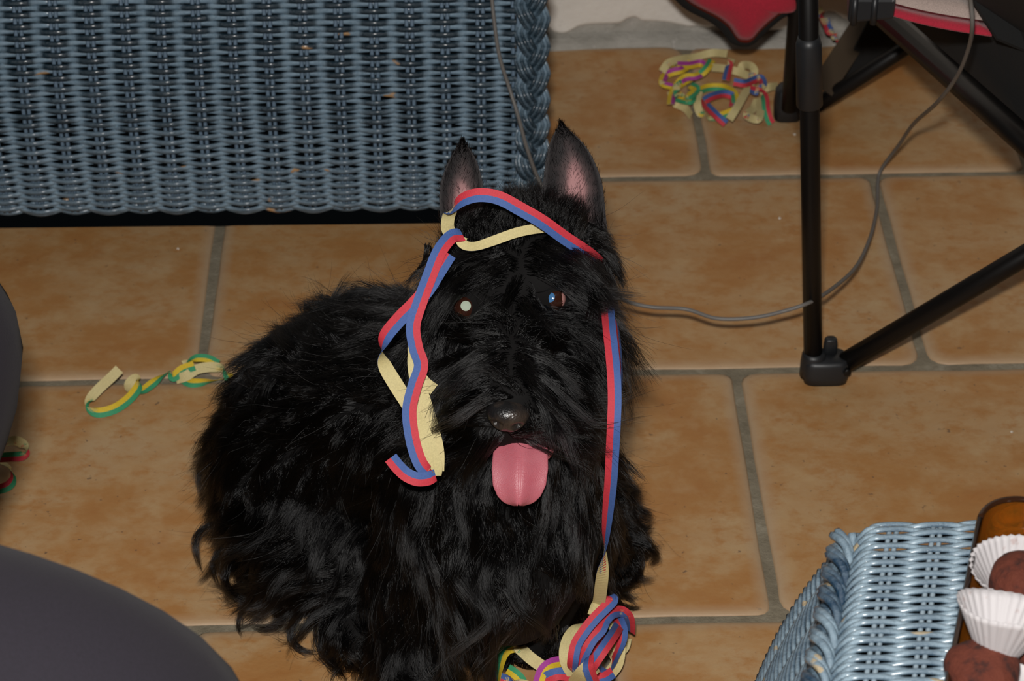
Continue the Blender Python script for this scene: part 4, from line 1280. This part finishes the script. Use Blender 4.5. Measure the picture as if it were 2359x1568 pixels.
allp = np.concatenate([pts, ef]); rad_root = np.concatenate([rad0, np.full(len(ef), 0.00011)])

# a handful of large curled locks standing off the rump and the right hind foot
locks = []
def lock(path, n, r, taper=True):
    P = catmull(np.array(path), 6)
    s_ = np.linspace(0, 1, len(P)); tq = np.linspace(0, 1, K)
    ctr_ = np.stack([np.interp(tq, s_, P[:, j]) for j in range(3)], 1)
    for _ in range(n):
        o0 = rg.normal(0, 1, 3) * r; o1 = rg.normal(0, 1, 3) * r * 0.35; w_ = rg.normal(0, 1, 3) * r * 0.4; L = rg.uniform(0.7, 1.0)
        c2_ = np.stack([np.interp(tq * L, tq, ctr_[:, j]) for j in range(3)], 1)
        locks.append(c2_ + o0 * (1 - tq)[:, None] + o1 * tq[:, None] + w_ * np.sin(tq * 6)[:, None])
def L3(*pp): return [PH(a, b2, z) for a, b2, z in pp]
lock(L3((560, 1215, .05), (520, 1205, .05), (478, 1210, .05), (450, 1240, .045), (452, 1280, .035), (468, 1320, .02)), 90, .0030)
lock(L3((560, 1230, .05), (520, 1240, .045), (495, 1285, .035), (490, 1320, .025), (505, 1350, .012)), 70, .0028)
lock(L3((590, 1230, .05), (535, 1270, .05), (515, 1330, .04), (535, 1370, .02), (580, 1390, .012), (610, 1395, .008)), 100, .0034)
lock(L3((600, 1290, .04), (560, 1300, .03), (550, 1340, .025), (575, 1370, .015), (560, 1390, .008), (525, 1420, .004)), 70, .0026)
lock(L3((650, 1330, .04), (600, 1370, .03), (560, 1400, .015), (548, 1440, .004), (560, 1470, .003)), 55, .0026)
lock(L3((680, 1340, .04), (640, 1390, .03), (650, 1430, .015), (610, 1450, .006), (580, 1440, .004)), 80, .0034)
lock(L3((720, 1360, .04), (680, 1420, .025), (670, 1470, .012), (700, 1500, .006), (740, 1500, .004)), 90, .0034)
lock(L3((760, 1400, .04), (740, 1450, .025), (740, 1500, .012), (780, 1540, .006), (800, 1580, .004)), 120, .0040)
lock(L3((520, 1020, .07), (490, 1025, .065), (462, 1040, .055), (440, 1062, .045)), 60, .0035)
lock(L3((520, 1060, .07), (480, 1060, .06), (458, 1100, .05), (468, 1150, .035)), 90, .0035)
lock(L3((990, 585, .33), (985, 560, .345), (975, 610, .33), (945, 640, .31), (930, 700, .28)), 26, .0016)
lock(L3((1060, 590, .34), (1020, 575, .345), (975, 600, .33), (950, 650, .31)), 22, .0012)
lock(L3((1400, 1020, .22), (1425, 1050, .20), (1450, 1075, .19), (1490, 1110, .18)), 50, .0030)
lock(L3((1410, 1060, .2), (1440, 1090, .19), (1475, 1125, .18)), 24, .0026)
lock(L3((1420, 1230, .05), (1470, 1240, .05), (1500, 1262, .045), (1512, 1285, .03), (1495, 1300, .02)), 160, .0040)
lock(L3((1440, 1220, .05), (1480, 1215, .05), (1490, 1235, .045)), 40, .0030)
lock(L3((1430, 1280, .03), (1465, 1300, .03), (1470, 1335, .015), (1440, 1350, .006), (1420, 1345, .004)), 60, .0026)
lock(L3((1400, 1330, .03), (1430, 1355, .02), (1480, 1345, .008)), 40, .0024)
lock(L3((1390, 1340, .03), (1420, 1385, .02), (1450, 1400, .008), (1478, 1398, .004)), 60, .0026)
lock(L3((1390, 1300, .04), (1415, 1370, .02), (1440, 1372, .012), (1470, 1395, .004)), 50, .0024)
locks = np.array(locks); locks[..., 2] = np.maximum(locks[..., 2], 0.001)
allp = np.concatenate([allp, locks]); rad_root = np.concatenate([rad_root, np.full(len(locks), 0.00019)])

M_FUR = bpy.data.materials.new('black_dog_fur'); M_FUR.use_nodes = True
nt = M_FUR.node_tree
for n_ in list(nt.nodes): nt.nodes.remove(n_)
out_n = N(nt, 'ShaderNodeOutputMaterial'); hb = N(nt, 'ShaderNodeBsdfHairPrincipled')
hb.parametrization = 'COLOR'
hb.inputs['Color'].default_value = (0.003, 0.0028, 0.003, 1)
hb.inputs['Roughness'].default_value = 0.20
hb.inputs['Radial Roughness'].default_value = 0.45
if 'Coat' in hb.inputs: hb.inputs['Coat'].default_value = 0.0
hb.inputs['IOR'].default_value = 1.38
nt.links.new(hb.outputs[0], out_n.inputs[0])
hc = bpy.data.hair_curves.new('fur')
hc.add_curves([K] * len(allp))
lp = allp - np.array(dog.location)
hc.position_data.foreach_set('vector', lp.reshape(-1).astype(np.float32))
ra = hc.attributes.get('radius') or hc.attributes.new('radius', 'FLOAT', 'POINT')
tap = np.linspace(1, 0, K) ** 0.6 * 0.85 + 0.15
ra.data.foreach_set('value', (rad_root[:, None] * tap[None, :]).reshape(-1).astype(np.float32))
hc.materials.append(M_FUR)
fur = bpy.data.objects.new('fur', hc); COL.objects.link(fur); fur.parent = dog
fur['kind'] = 'stuff'; fur['label'] = 'long wavy black coat'

# ------------------------------------------------------------------ paper streamers
def ribbon(name, ctrl, cols, label, width=0.0098, n=9, group='paper streamers', wp=None):
    """ctrl: (px, py, distance or ('h', height), twist degrees); twist 0 shows the printed side, 180 the plain back"""
    P = np.array([PH(c_[0], c_[1], c_[2][1]) if isinstance(c_[2], tuple) else PZ(c_[0], c_[1], c_[2]) for c_ in ctrl])
    tw = np.radians(np.array([c_[3] for c_ in ctrl], float))
    Q = catmull(np.hstack([P, tw[:, None]]), n)
    pts, tw = Q[:, :3], Q[:, 3]
    T = unit(np.gradient(pts, axis=0))
    view = unit(CP - pts)
    Lf = unit(np.cross(view, T))                # left of the path as seen by the viewer
    S_ = unit(Lf * np.cos(tw)[:, None] + view * np.sin(tw)[:, None])
    S_ = unit(S_ - T * (S_ * T).sum(1)[:, None])
    Nn = unit(np.cross(T, S_))
    h = width / 2; e = 0.00012
    floorz = 0.0012
    V = []; Fc = []; mi = []
    rows_ = [(+1, 1), (0, 1), (-1, 1), (-1, -1), (+1, -1)]
    for i in range(len(pts)):
        for w_, sd in rows_:
            q = pts[i] + S_[i] * (h * w_) + Nn[i] * (e * sd)
            V.append(q)
    V = np.array(V)
    lowest = V[:, 2].reshape(-1, 5).min(1); lift_ = np.maximum(0, floorz - lowest)
    V[:, 2] += np.repeat(lift_, 5)
    for i in range(len(pts) - 1):
        for k, m_i in ((0, 0), (1, 1), (2, 1), (3, 2), (4, 0)):
            k2 = (k + 1) % 5
            Fc.append((i * 5 + k, i * 5 + k2, (i + 1) * 5 + k2, (i + 1) * 5 + k)); mi.append(m_i)
    L = (len(pts) - 1) * 5
    Fc += [(4, 3, 2, 1, 0), (L, L + 1, L + 2, L + 3, L + 4)]; mi += [2, 2]
    me = mesh_np(name, V, Fc, False)
    for c_ in cols: me.materials.append(c_)
    me.polygons.foreach_set('material_index', mi)
    me.polygons.foreach_set('use_smooth', [False] * len(mi))
    o = obj(name, me)
    tag(o, label, 'streamer', group)
    return o
RB = (P_RED, P_BLUE, P_CREAM); GY = (P_GREEN, P_YELL, P_CREAM); PYL = (P_PURP, P_YELL, P_CREAM); RG = (P_RED, P_GREEN, P_CREAM); YG = (P_YELL, P_GREEN, P_CREAM); BR = (P_BLUE, P_RED, P_CREAM)
Z1 = 1.690
ribbon('paper_streamer', [(1040, 545, 1.700, 200), (1031, 522, 1.695, 200), (1034, 496, 1.69, 215), (1044, 480, 1.68, 285), (1068, 459, 1.675, 335), (1105, 449, 1.672, 360), (1150, 456, 1.672, 360), (1200, 482, 1.675, 360), (1250, 511, 1.680, 362), (1300, 547, 1.690, 368), (1340, 573, 1.700, 378), (1368, 594, 1.718, 390), (1390, 618, 1.75, 395)],
       RB, 'red and blue paper streamer arching over the dog\'s head between the ears', group='streamers draped on the dog')
ribbon('paper_streamer', [(1262, 524, 1.700, 165), (1225, 528, 1.694, 175), (1185, 537, 1.690, 180), (1140, 553, 1.688, 190), (1100, 566, 1.686, 205), (1075, 566, 1.684, 200), (1062, 556, 1.684, 180), (1066, 545, 1.686, 175)],
       RB, 'cream side of a streamer lying across the dog\'s forehead', width=0.0070, group='streamers draped on the dog')
ribbon('paper_streamer', [(1066, 541, 1.684, 40), (1040, 545, 1.678, 15), (1012, 580, 1.672, 0), (990, 635, 1.668, 0), (968, 695, 1.664, 0), (952, 750, 1.664, 5), (958, 800, 1.664, 5), (970, 842, 1.662, 0), (955, 890, 1.66, 0), (943, 945, 1.658, 0), (950, 1010, 1.656, 0), (966, 1062, 1.654, 5), (985, 1086, 1.652, 30), (1000, 1092, 1.650, 70)],
       RB, 'long wavy red and blue streamer hanging beside the dog\'s left cheek in the picture', width=0.0100, group='streamers draped on the dog')
ribbon('paper_streamer', [(1000, 1096, 1.652, 165), (1001, 1072, 1.656, 178), (990, 1035, 1.660, 180), (970, 985, 1.663, 180), (944, 936, 1.668, 180), (914, 889, 1.672, 182), (888, 845, 1.674, 200), (879, 812, 1.674, 262), (888, 775, 1.672, 335), (920, 735, 1.670, 350), (955, 700, 1.668, 355), (985, 665, 1.668, 360), (1010, 625, 1.672, 360), (1035, 585, 1.676, 365)],
       RB, 'red and blue streamer looping out left, its cream back showing below the bend', width=0.0105, n=18, group='streamers draped on the dog')
ribbon('paper_streamer', [(1003, 1094, 1.650, -35), (985, 1102, 1.648, -10), (960, 1103, 1.646, 0), (935, 1092, 1.646, 0), (915, 1073, 1.648, 0), (900, 1054, 1.650, 5)],
       RB, 'short curled red and blue streamer end left of the dog\'s tongue', width=0.0096, group='streamers draped on the dog')
ribbon('paper_streamer', [(1000, 897, 1.674, 178), (978, 880, 1.672, 182), (960, 850, 1.672, 178), (952, 800, 1.674, 160), (950, 760, 1.676, 30), (962, 715, 1.676, 10), (985, 670, 1.678, 5), (1002, 650, 1.680, 10)],
       RB, 'inner cream and blue streamer strand tucked against the dog\'s cheek fur', width=0.0085, group='streamers draped on the dog')
ribbon('paper_streamer', [(1006, 1085, 1.664, 178), (1006, 1040, 1.668, 180), (994, 985, 1.671, 180), (976, 925, 1.672, 180), (962, 880, 1.672, 178), (956, 840, 1.673, 172), (955, 810, 1.675, 150)],
       RB, 'plain cream streamer strand behind the wavy red and blue one', width=0.0105, group='streamers draped on the dog')
ribbon('paper_streamer', [(1364, 1440, 1.845, 180), (1378, 1395, 1.812, 180), (1386, 1340, 1.775, 195), (1390, 1290, 1.752, 250), (1394, 1240, 1.734, 290), (1400, 1180, 1.715, 315), (1407, 1110, 1.695, 335), (1411, 1040, 1.682, 350), (1414, 980, 1.672, 358), (1416, 920, 1.672, 360), (1414, 860, 1.676, 360), (1409, 805, 1.684, 370), (1404, 760, 1.694, 372), (1401, 725, 1.712, 372), (1398, 690, 1.740, 372)],
       RB, 'long red and blue streamer hanging down the right side of the dog to the floor', width=0.0096, group='streamers draped on the dog')
ribbon('paper_streamer', [(1428, 900, 1.70, 70), (1430, 850, 1.70, 75), (1426, 790, 1.705, 75), (1420, 740, 1.715, 80)],
       RB, 'edge-on red streamer strand right behind the long hanging one', width=0.0090, group='streamers draped on the dog')

# coiled pile at the bottom
def hcoil(label, cols, seedv, c0, rx, ry, tilt, a0, a1, h0, h1, tw0, tw1, width=0.0105, n=14):
    rr = random.Random(seedv); C_t = []
    for i in range(n):
        t = i / (n - 1); a = math.radians(a0 + (a1 - a0) * t)
        x = rx * math.cos(a) * rr.uniform(.92, 1.06); y = ry * math.sin(a) * rr.uniform(.92, 1.06)
        px = c0[0] + x * math.cos(tilt) - y * math.sin(tilt); py = c0[1] + x * math.sin(tilt) + y * math.cos(tilt)
        h = h0 + (h1 - h0) * t + 0.008 * math.sin(a * 1.0 + seedv)
        C_t.append((px, py, ('h', max(0.008, h)), tw0 + (tw1 - tw0) * t + rr.uniform(-8, 8)))
    return ribbon('paper_streamer', C_t, cols, label, width, 7, 'streamers piled at the dog\'s feet')
PW = 0.0088
ribbon('paper_streamer', [(1366, 1418, ('h', .085), 182), (1376, 1392, ('h', .088), 185), (1392, 1376, ('h', .09), 215), (1405, 1373, ('h', .092), 300), (1411, 1382, ('h', .092), 345), (1398, 1396, ('h', .09), 360), (1370, 1424, ('h', .085), 360), (1345, 1455, ('h', .078), 360), (1327, 1485, ('h', .07), 360), (1320, 1520, ('h', .06), 375), (1318, 1545, ('h', .045), 420)],
       BR, 'topmost red and blue streamer bending over the pile at the dog\'s feet', width=PW, group='streamers piled at the dog\'s feet')
ribbon('paper_streamer', [(1452, 1455, ('h', .03), 300), (1451, 1435, ('h', .045), 315), (1445, 1418, ('h', .058), 335), (1430, 1408, ('h', .066), 355), (1410, 1412, ('h', .072), 360), (1394, 1428, ('h', .072), 362), (1384, 1450, ('h', .07), 360), (1364, 1472, ('h', .066), 360), (1350, 1496, ('h', .06), 360), (1338, 1522, ('h', .05), 368), (1333, 1550, ('h', .035), 380)],
       BR, 'second red and blue streamer arching over the right shoulder of the pile', width=PW, group='streamers piled at the dog\'s feet')
ribbon('paper_streamer', [(1352, 1552, ('h', .055), 0), (1370, 1524, ('h', .07), 0), (1394, 1489, ('h', .078), 0), (1414, 1460, ('h', .074), 5), (1426, 1440, ('h', .06), 40)],
       BR, 'blue and red streamer rising to the right across the front of the pile', width=PW, group='streamers piled at the dog\'s feet')
ribbon('paper_streamer', [(1416, 1416, ('h', .05), 40), (1426, 1430, ('h', .055), 15), (1433, 1450, ('h', .055), 10), (1432, 1476, ('h', .05), 30), (1420, 1508, ('h', .04), 60), (1405, 1538, ('h', .02), 75), (1392, 1556, ('h', .012), 80)],
       (P_BLUE, P_RED, P_CREAM), 'narrow red and blue streamer curving down the right flank of the pile', width=PW, group='streamers piled at the dog\'s feet')
ribbon('paper_streamer', [(1338, 1436, ('h', .06), 260), (1322, 1450, ('h', .058), 215), (1308, 1472, ('h', .056), 188), (1301, 1500, ('h', .052), 182), (1304, 1526, ('h', .045), 180), (1318, 1550, ('h', .035), 178), (1335, 1566, ('h', .025), 175)],
       RB, 'cream backed streamer loop on the left flank of the pile', width=PW, group='streamers piled at the dog\'s feet')
ribbon('paper_streamer', [(1408, 1420, ('h', .04), 180), (1416, 1440, ('h', .045), 180), (1424, 1466, ('h', .042), 180), (1426, 1500, ('h', .036), 182), (1420, 1530, ('h', .026), 180), (1404, 1552, ('h', .016), 178)],
       RB, 'cream streamer strand running down inside the right of the pile', width=0.010, group='streamers piled at the dog\'s feet')
ribbon('paper_streamer', [(1441, 1470, ('h', .02), 200), (1436, 1488, ('h', .02), 185), (1424, 1500, ('h', .022), 180), (1404, 1512, ('h', .024), 175)],
       RB, 'short cream streamer fold at the outer right of the pile', width=0.010, group='streamers piled at the dog\'s feet')
ribbon('paper_streamer', [(1396, 1462, ('h', .03), 10), (1386, 1482, ('h', .034), 0), (1376, 1505, ('h', .034), 0), (1372, 1530, ('h', .03), 10), (1384, 1548, ('h', .02), 20), (1408, 1556, ('h', .012), 20)],
       BR, 'inner red and blue streamer coil deep in the pile', width=PW, group='streamers piled at the dog\'s feet')
ribbon('paper_streamer', [(1345, 1480, ('h', .04), 20), (1342, 1505, ('h', .045), 5), (1346, 1530, ('h', .045), 0), (1352, 1552, ('h', .035), 0)],
       RB, 'red and blue streamer stub hanging between the front bands', width=PW, group='streamers piled at the dog\'s feet')
ribbon('paper_streamer', [(1326, 1578, ('h', .03), 185), (1342, 1556, ('h', .05), 182), (1358, 1540, ('h', .058), 180), (1370, 1528, ('h', .056), 200)],
       RB, 'cream streamer fold at the front foot of the pile', width=0.014, group='streamers piled at the dog\'s feet')
ribbon('paper_streamer', [(1358, 1510, ('h', .075), 60), (1355, 1535, ('h', .072), 20), (1364, 1562, ('h', .06), 0), (1378, 1592, ('h', .04), 0)],
       RB, 'blue and red streamer end dropping from the front of the pile', width=PW, group='streamers piled at the dog\'s feet')
ribbon('paper_streamer', [(1372, 1566, ('h', .03), 0), (1394, 1560, ('h', .03), 0), (1412, 1548, ('h', .03), 10)],
       RB, 'small blue streamer tip at the bottom right of the pile', width=PW, group='streamers piled at the dog\'s feet')
ribbon('paper_streamer', [(1366, 1548, ('h', .014), 175), (1385, 1556, ('h', .014), 180), (1408, 1558, ('h', .012), 185)],
       RB, 'crumpled cream streamer at the base of the pile', width=0.011, group='streamers piled at the dog\'s feet')
ribbon('paper_streamer', [(1225, 1600, ('h', .02), 0), (1250, 1568, ('h', .03), 0), (1280, 1553, ('h', .036), 0), (1310, 1554, ('h', .034), 0), (1340, 1562, ('h', .028), 0)],
       BR, 'blue over red streamer bridging leftwards from the pile', group='streamers piled at the dog\'s feet')
ribbon('paper_streamer', [(1238, 1580, ('h', .03), 5), (1250, 1545, ('h', .036), 0), (1270, 1528, ('h', .038), 0), (1298, 1523, ('h', .034), 5), (1320, 1524, ('h', .03), 10)],
       PYL, 'purple and yellow streamer arching left of the pile', width=0.0085, group='streamers piled at the dog\'s feet')
ribbon('paper_streamer', [(1146, 1590, ('h', .004), 280), (1150, 1545, ('h', .012), 300), (1160, 1505, ('h', .02), 330), (1180, 1489, ('h', .026), 360), (1200, 1496, ('h', .028), 520), (1222, 1515, ('h', .026), 540), (1250, 1535, ('h', .02), 540), (1285, 1556, ('h', .014), 540)],
       GY, 'green and yellow streamer with a broad cream fold at the dog\'s paw', width=0.0095, group='streamers piled at the dog\'s feet')
ribbon('paper_streamer', [(1170, 1540, ('h', .008), 10), (1185, 1550, ('h', .008), 0), (1200, 1565, ('h', .006), 0), (1210, 1590, ('h', .004), 0)],
       GY, 'short green and yellow streamer end on the tile below the paw', width=0.0080, group='streamers piled at the dog\'s feet')
ribbon('paper_streamer', [(1135, 1556, ('h', .006), 0), (1165, 1566, ('h', .008), 10), (1195, 1574, ('h', .006), 150), (1215, 1580, ('h', .006), 180)],
       BR, 'blue streamer scrap at the very bottom of the picture', width=0.0085, group='streamers piled at the dog\'s feet')

# green and yellow streamer on the floor at left
ribbon('paper_streamer', [(275, 850, ('h', .030), 180), (255, 870, ('h', .024), 180), (228, 895, ('h', .016), 185), (207, 920, ('h', .010), 210), (206, 938, ('h', .008), 300), (225, 950, ('h', .006), 350), (262, 942, ('h', .006), 360), (295, 920, ('h', .008), 365), (317, 893, ('h', .012), 385), (319, 875, ('h', .016), 460), (310, 872, ('h', .018), 520), (298, 885, ('h', .014), 540), (302, 900, ('h', .007), 600), (325, 901, ('h', .005), 665), (350, 884, ('h', .007), 690), (372, 866, ('h', .010), 650), (392, 856, ('h', .010), 620), (400, 868, ('h', .008), 700), (420, 852, ('h', .014), 720), (448, 842, ('h', .018), 725)],
       YG, 'green and yellow streamer curling on the tiles left of the dog', width=0.0092, group='streamers on the floor')
ribbon('paper_streamer', [(405, 873, ('h', .006), 180), (428, 866, ('h', .010), 178), (455, 850, ('h', .014), 178), (490, 845, ('h', .014), 182), (515, 850, ('h', .012), 240), (524, 862, ('h', .010), 330), (530, 875, ('h', .006), 360)],
       YG, 'cream streamer fold beside the dark rump of the dog', width=0.0092, group='streamers on the floor')
ribbon('paper_streamer', [(422, 840, ('h', .012), 170), (440, 830, ('h', .018), 60), (455, 824, ('h', .020), 20), (480, 826, ('h', .018), 10), (503, 838, ('h', .012), 0)],
       (P_GREEN, P_YELL, P_CREAM), 'green topped streamer bow arching over the grout joint', width=0.0075, group='streamers on the floor')
ribbon('paper_streamer', [(420, 872, ('h', .004), 0), (438, 882, ('h', .004), 0), (462, 886, ('h', .003), 30), (490, 880, ('h', .003), 80), (515, 874, ('h', .003), 90)],
       (P_YELL, P_GREEN, P_CREAM), 'yellow and green streamer tip lying flat below the bow', width=0.0085, group='streamers on the floor')

# tangled heap by the wall
tangle = [
    (RB, 'longest cream streamer across the top of the tangle by the wall', [(1525, 165), (1540, 145), (1570, 136), (1600, 132), (1640, 122), (1675, 124)], [185, 180, 180, 180, 175, 170], .016),
    (PYL, 'purple and yellow streamer at the left end of the tangle', [(1525, 175), (1550, 166), (1572, 160), (1585, 148), (1560, 142), (1540, 160), (1526, 190), (1548, 200)], [0, 0, 10, 20, 0, 350, 330, 320], .012),
    (PYL, 'second purple and yellow streamer crossing the left of the tangle', [(1560, 150), (1590, 150), (1615, 146), (1625, 160), (1605, 175), (1580, 178), (1565, 190), (1550, 215), (1545, 240)], [0, 0, 0, 20, 30, 10, 0, 10, 30], .018),
    (RB, 'red and blue streamer hooked out of the lower left of the tangle', [(1545, 210), (1552, 230), (1565, 248), (1580, 260), (1592, 266)], [180, 178, 180, 180, 185], .005),
    (YG, 'green and yellow streamer arc in the middle of the tangle', [(1640, 138), (1630, 155), (1612, 172), (1590, 180), (1560, 200), (1562, 218), (1585, 222), (1605, 205), (1590, 196)], [10, 0, 0, 0, 20, 350, 0, 10, 30], .020),
    (YG, 'green edged streamer curved under the cream loops of the tangle', [(1555, 225), (1590, 232), (1600, 215), (1630, 202), (1665, 202), (1690, 215), (1695, 235)], [0, 10, 20, 0, 0, 10, 30], .012),
    (RB, 'upright blue and red streamer near the top right of the tangle', [(1685, 135), (1678, 160), (1672, 185)], [180, 0, 0], .018),
    (BR, 'blue and red streamer bent across the lower middle of the tangle', [(1622, 232), (1640, 222), (1668, 216), (1690, 224), (1688, 245)], [0, 0, 0, 10, 40], .018),
    (BR, 'blue and red streamer slanting out at the bottom of the tangle', [(1618, 228), (1630, 245), (1650, 265), (1672, 285)], [0, 0, 0, 10], .012),
    (RB, 'broad cream streamer diagonal through the tangle', [(1740, 170), (1728, 195), (1712, 222), (1696, 250), (1680, 275)], [180, 180, 182, 180, 178], .022),
    (RB, 'cream streamer loop at the right of the tangle', [(1640, 155), (1670, 158), (1700, 165), (1728, 175), (1738, 165), (1730, 152), (1712, 150), (1706, 160)], [180, 180, 180, 182, 200, 180, 175, 180], .016),
    (YG, 'cream and yellow streamer sagging around the front of the tangle', [(1610, 210), (1606, 235), (1614, 262), (1640, 272), (1668, 264), (1690, 256)], [180, 185, 180, 330, 350, 360], .008),
    (BR, 'blue and purple looking streamer knot at the right of the tangle', [(1690, 188), (1715, 192), (1735, 185), (1752, 180), (1758, 195), (1745, 210), (1728, 205)], [0, 0, 10, 30, 0, 340, 330], .024),
    (RG, 'red and green streamer next to the rear chair foot', [(1752, 205), (1762, 225), (1765, 250), (1772, 275), (1778, 285)], [180, 0, 0, 0, 10], .010),
    (RB, 'wide cream streamer fan near the rear chair foot', [(1745, 230), (1735, 250), (1720, 265), (1745, 275), (1752, 255), (1750, 225)], [180, 180, 182, 178, 180, 180], .012),
    (RB, 'cream streamer end behind the rear chair foot', [(1760, 205), (1775, 200), (1792, 198)], [180, 180, 180], .012),
]
for cols, lab, path, tws, hgt in tangle:
    rr = random.Random(len(lab))
    ribbon('paper_streamer', [(x, y, ('h', hgt + 0.006 * math.sin(i * 1.3 + len(lab))), t) for i, ((x, y), t) in enumerate(zip(path, tws))], cols, lab, 0.0085, 6, 'tangle of streamers by the wall')
# under the chair and at the left picture edge
ribbon('paper_streamer', [(1885, 20, ('h', .06), 0), (1900, 45, ('h', .06), 350), (1912, 72, ('h', .05), 350), (1935, 92, ('h', .04), 0)], BR, 'red and blue streamer behind the front chair leg', 0.010, 7, 'streamers under the camp chair')
ribbon('paper_streamer', [(2155, 118, ('h', .03), 180), (2168, 130, ('h', .028), 200), (2182, 142, ('h', .026), 350), (2196, 154, ('h', .022), 0)], RG, 'red and green streamer scrap glimpsed below the camp chair rail', 0.009, 7, 'streamers under the camp chair')
ribbon('paper_streamer', [(-40, 1045, ('h', .010), 30), (-5, 1030, ('h', .020), 60), (20, 1018, ('h', .026), 140), (38, 1015, ('h', .026), 180), (55, 1025, ('h', .020), 200), (61, 1040, ('h', .014), 300), (48, 1050, ('h', .010), 350), (20, 1052, ('h', .008), 360), (-20, 1056, ('h', .006), 360)], (P_RED, P_GREEN, P_CREAM), 'red and green streamer loop at the left edge below the knee', 0.0085, 8, 'streamers by the person')
ribbon('paper_streamer', [(5, 1065, ('h', .022), 110), (22, 1078, ('h', .022), 100), (31, 1098, ('h', .014), 60), (22, 1116, ('h', .008), 10), (0, 1126, ('h', .006), 0), (-40, 1132, ('h', .004), 0)], (P_GREEN, P_RED, P_CREAM), 'lower red and green streamer curl at the left edge', 0.0085, 8, 'streamers by the person')

# crumbs on the floor
M_CRUMB = mat('white_crumb', (0.62, 0.55, 0.46), 0.8)
for px, py, r, lab in ((1796, 505, .0016, 'white crumb on the tile left of the chair leg'), (410, 575, .0014, 'pale crumb on the tile left of the dog\'s back'), (1830, 312, .0016, 'pale crumb in front of the rear chair foot'), (2330, 997, .0014, 'pale crumb on the tile at the right picture edge')):
    bm = bmesh.new(); bmesh.ops.create_icosphere(bm, subdivisions=2, radius=r)
    for vv in bm.verts: vv.co *= random.uniform(.7, 1.25)
    for vv in bm.verts: vv.co.z *= 0.7
    o = obj('crumb', bm_mesh('crumb', bm), M_CRUMB); q = PH(px, py, 0); o.location = Vector((q[0], q[1], r * .6 + .0004)); tag(o, lab, 'crumb', 'crumbs on the tiles')
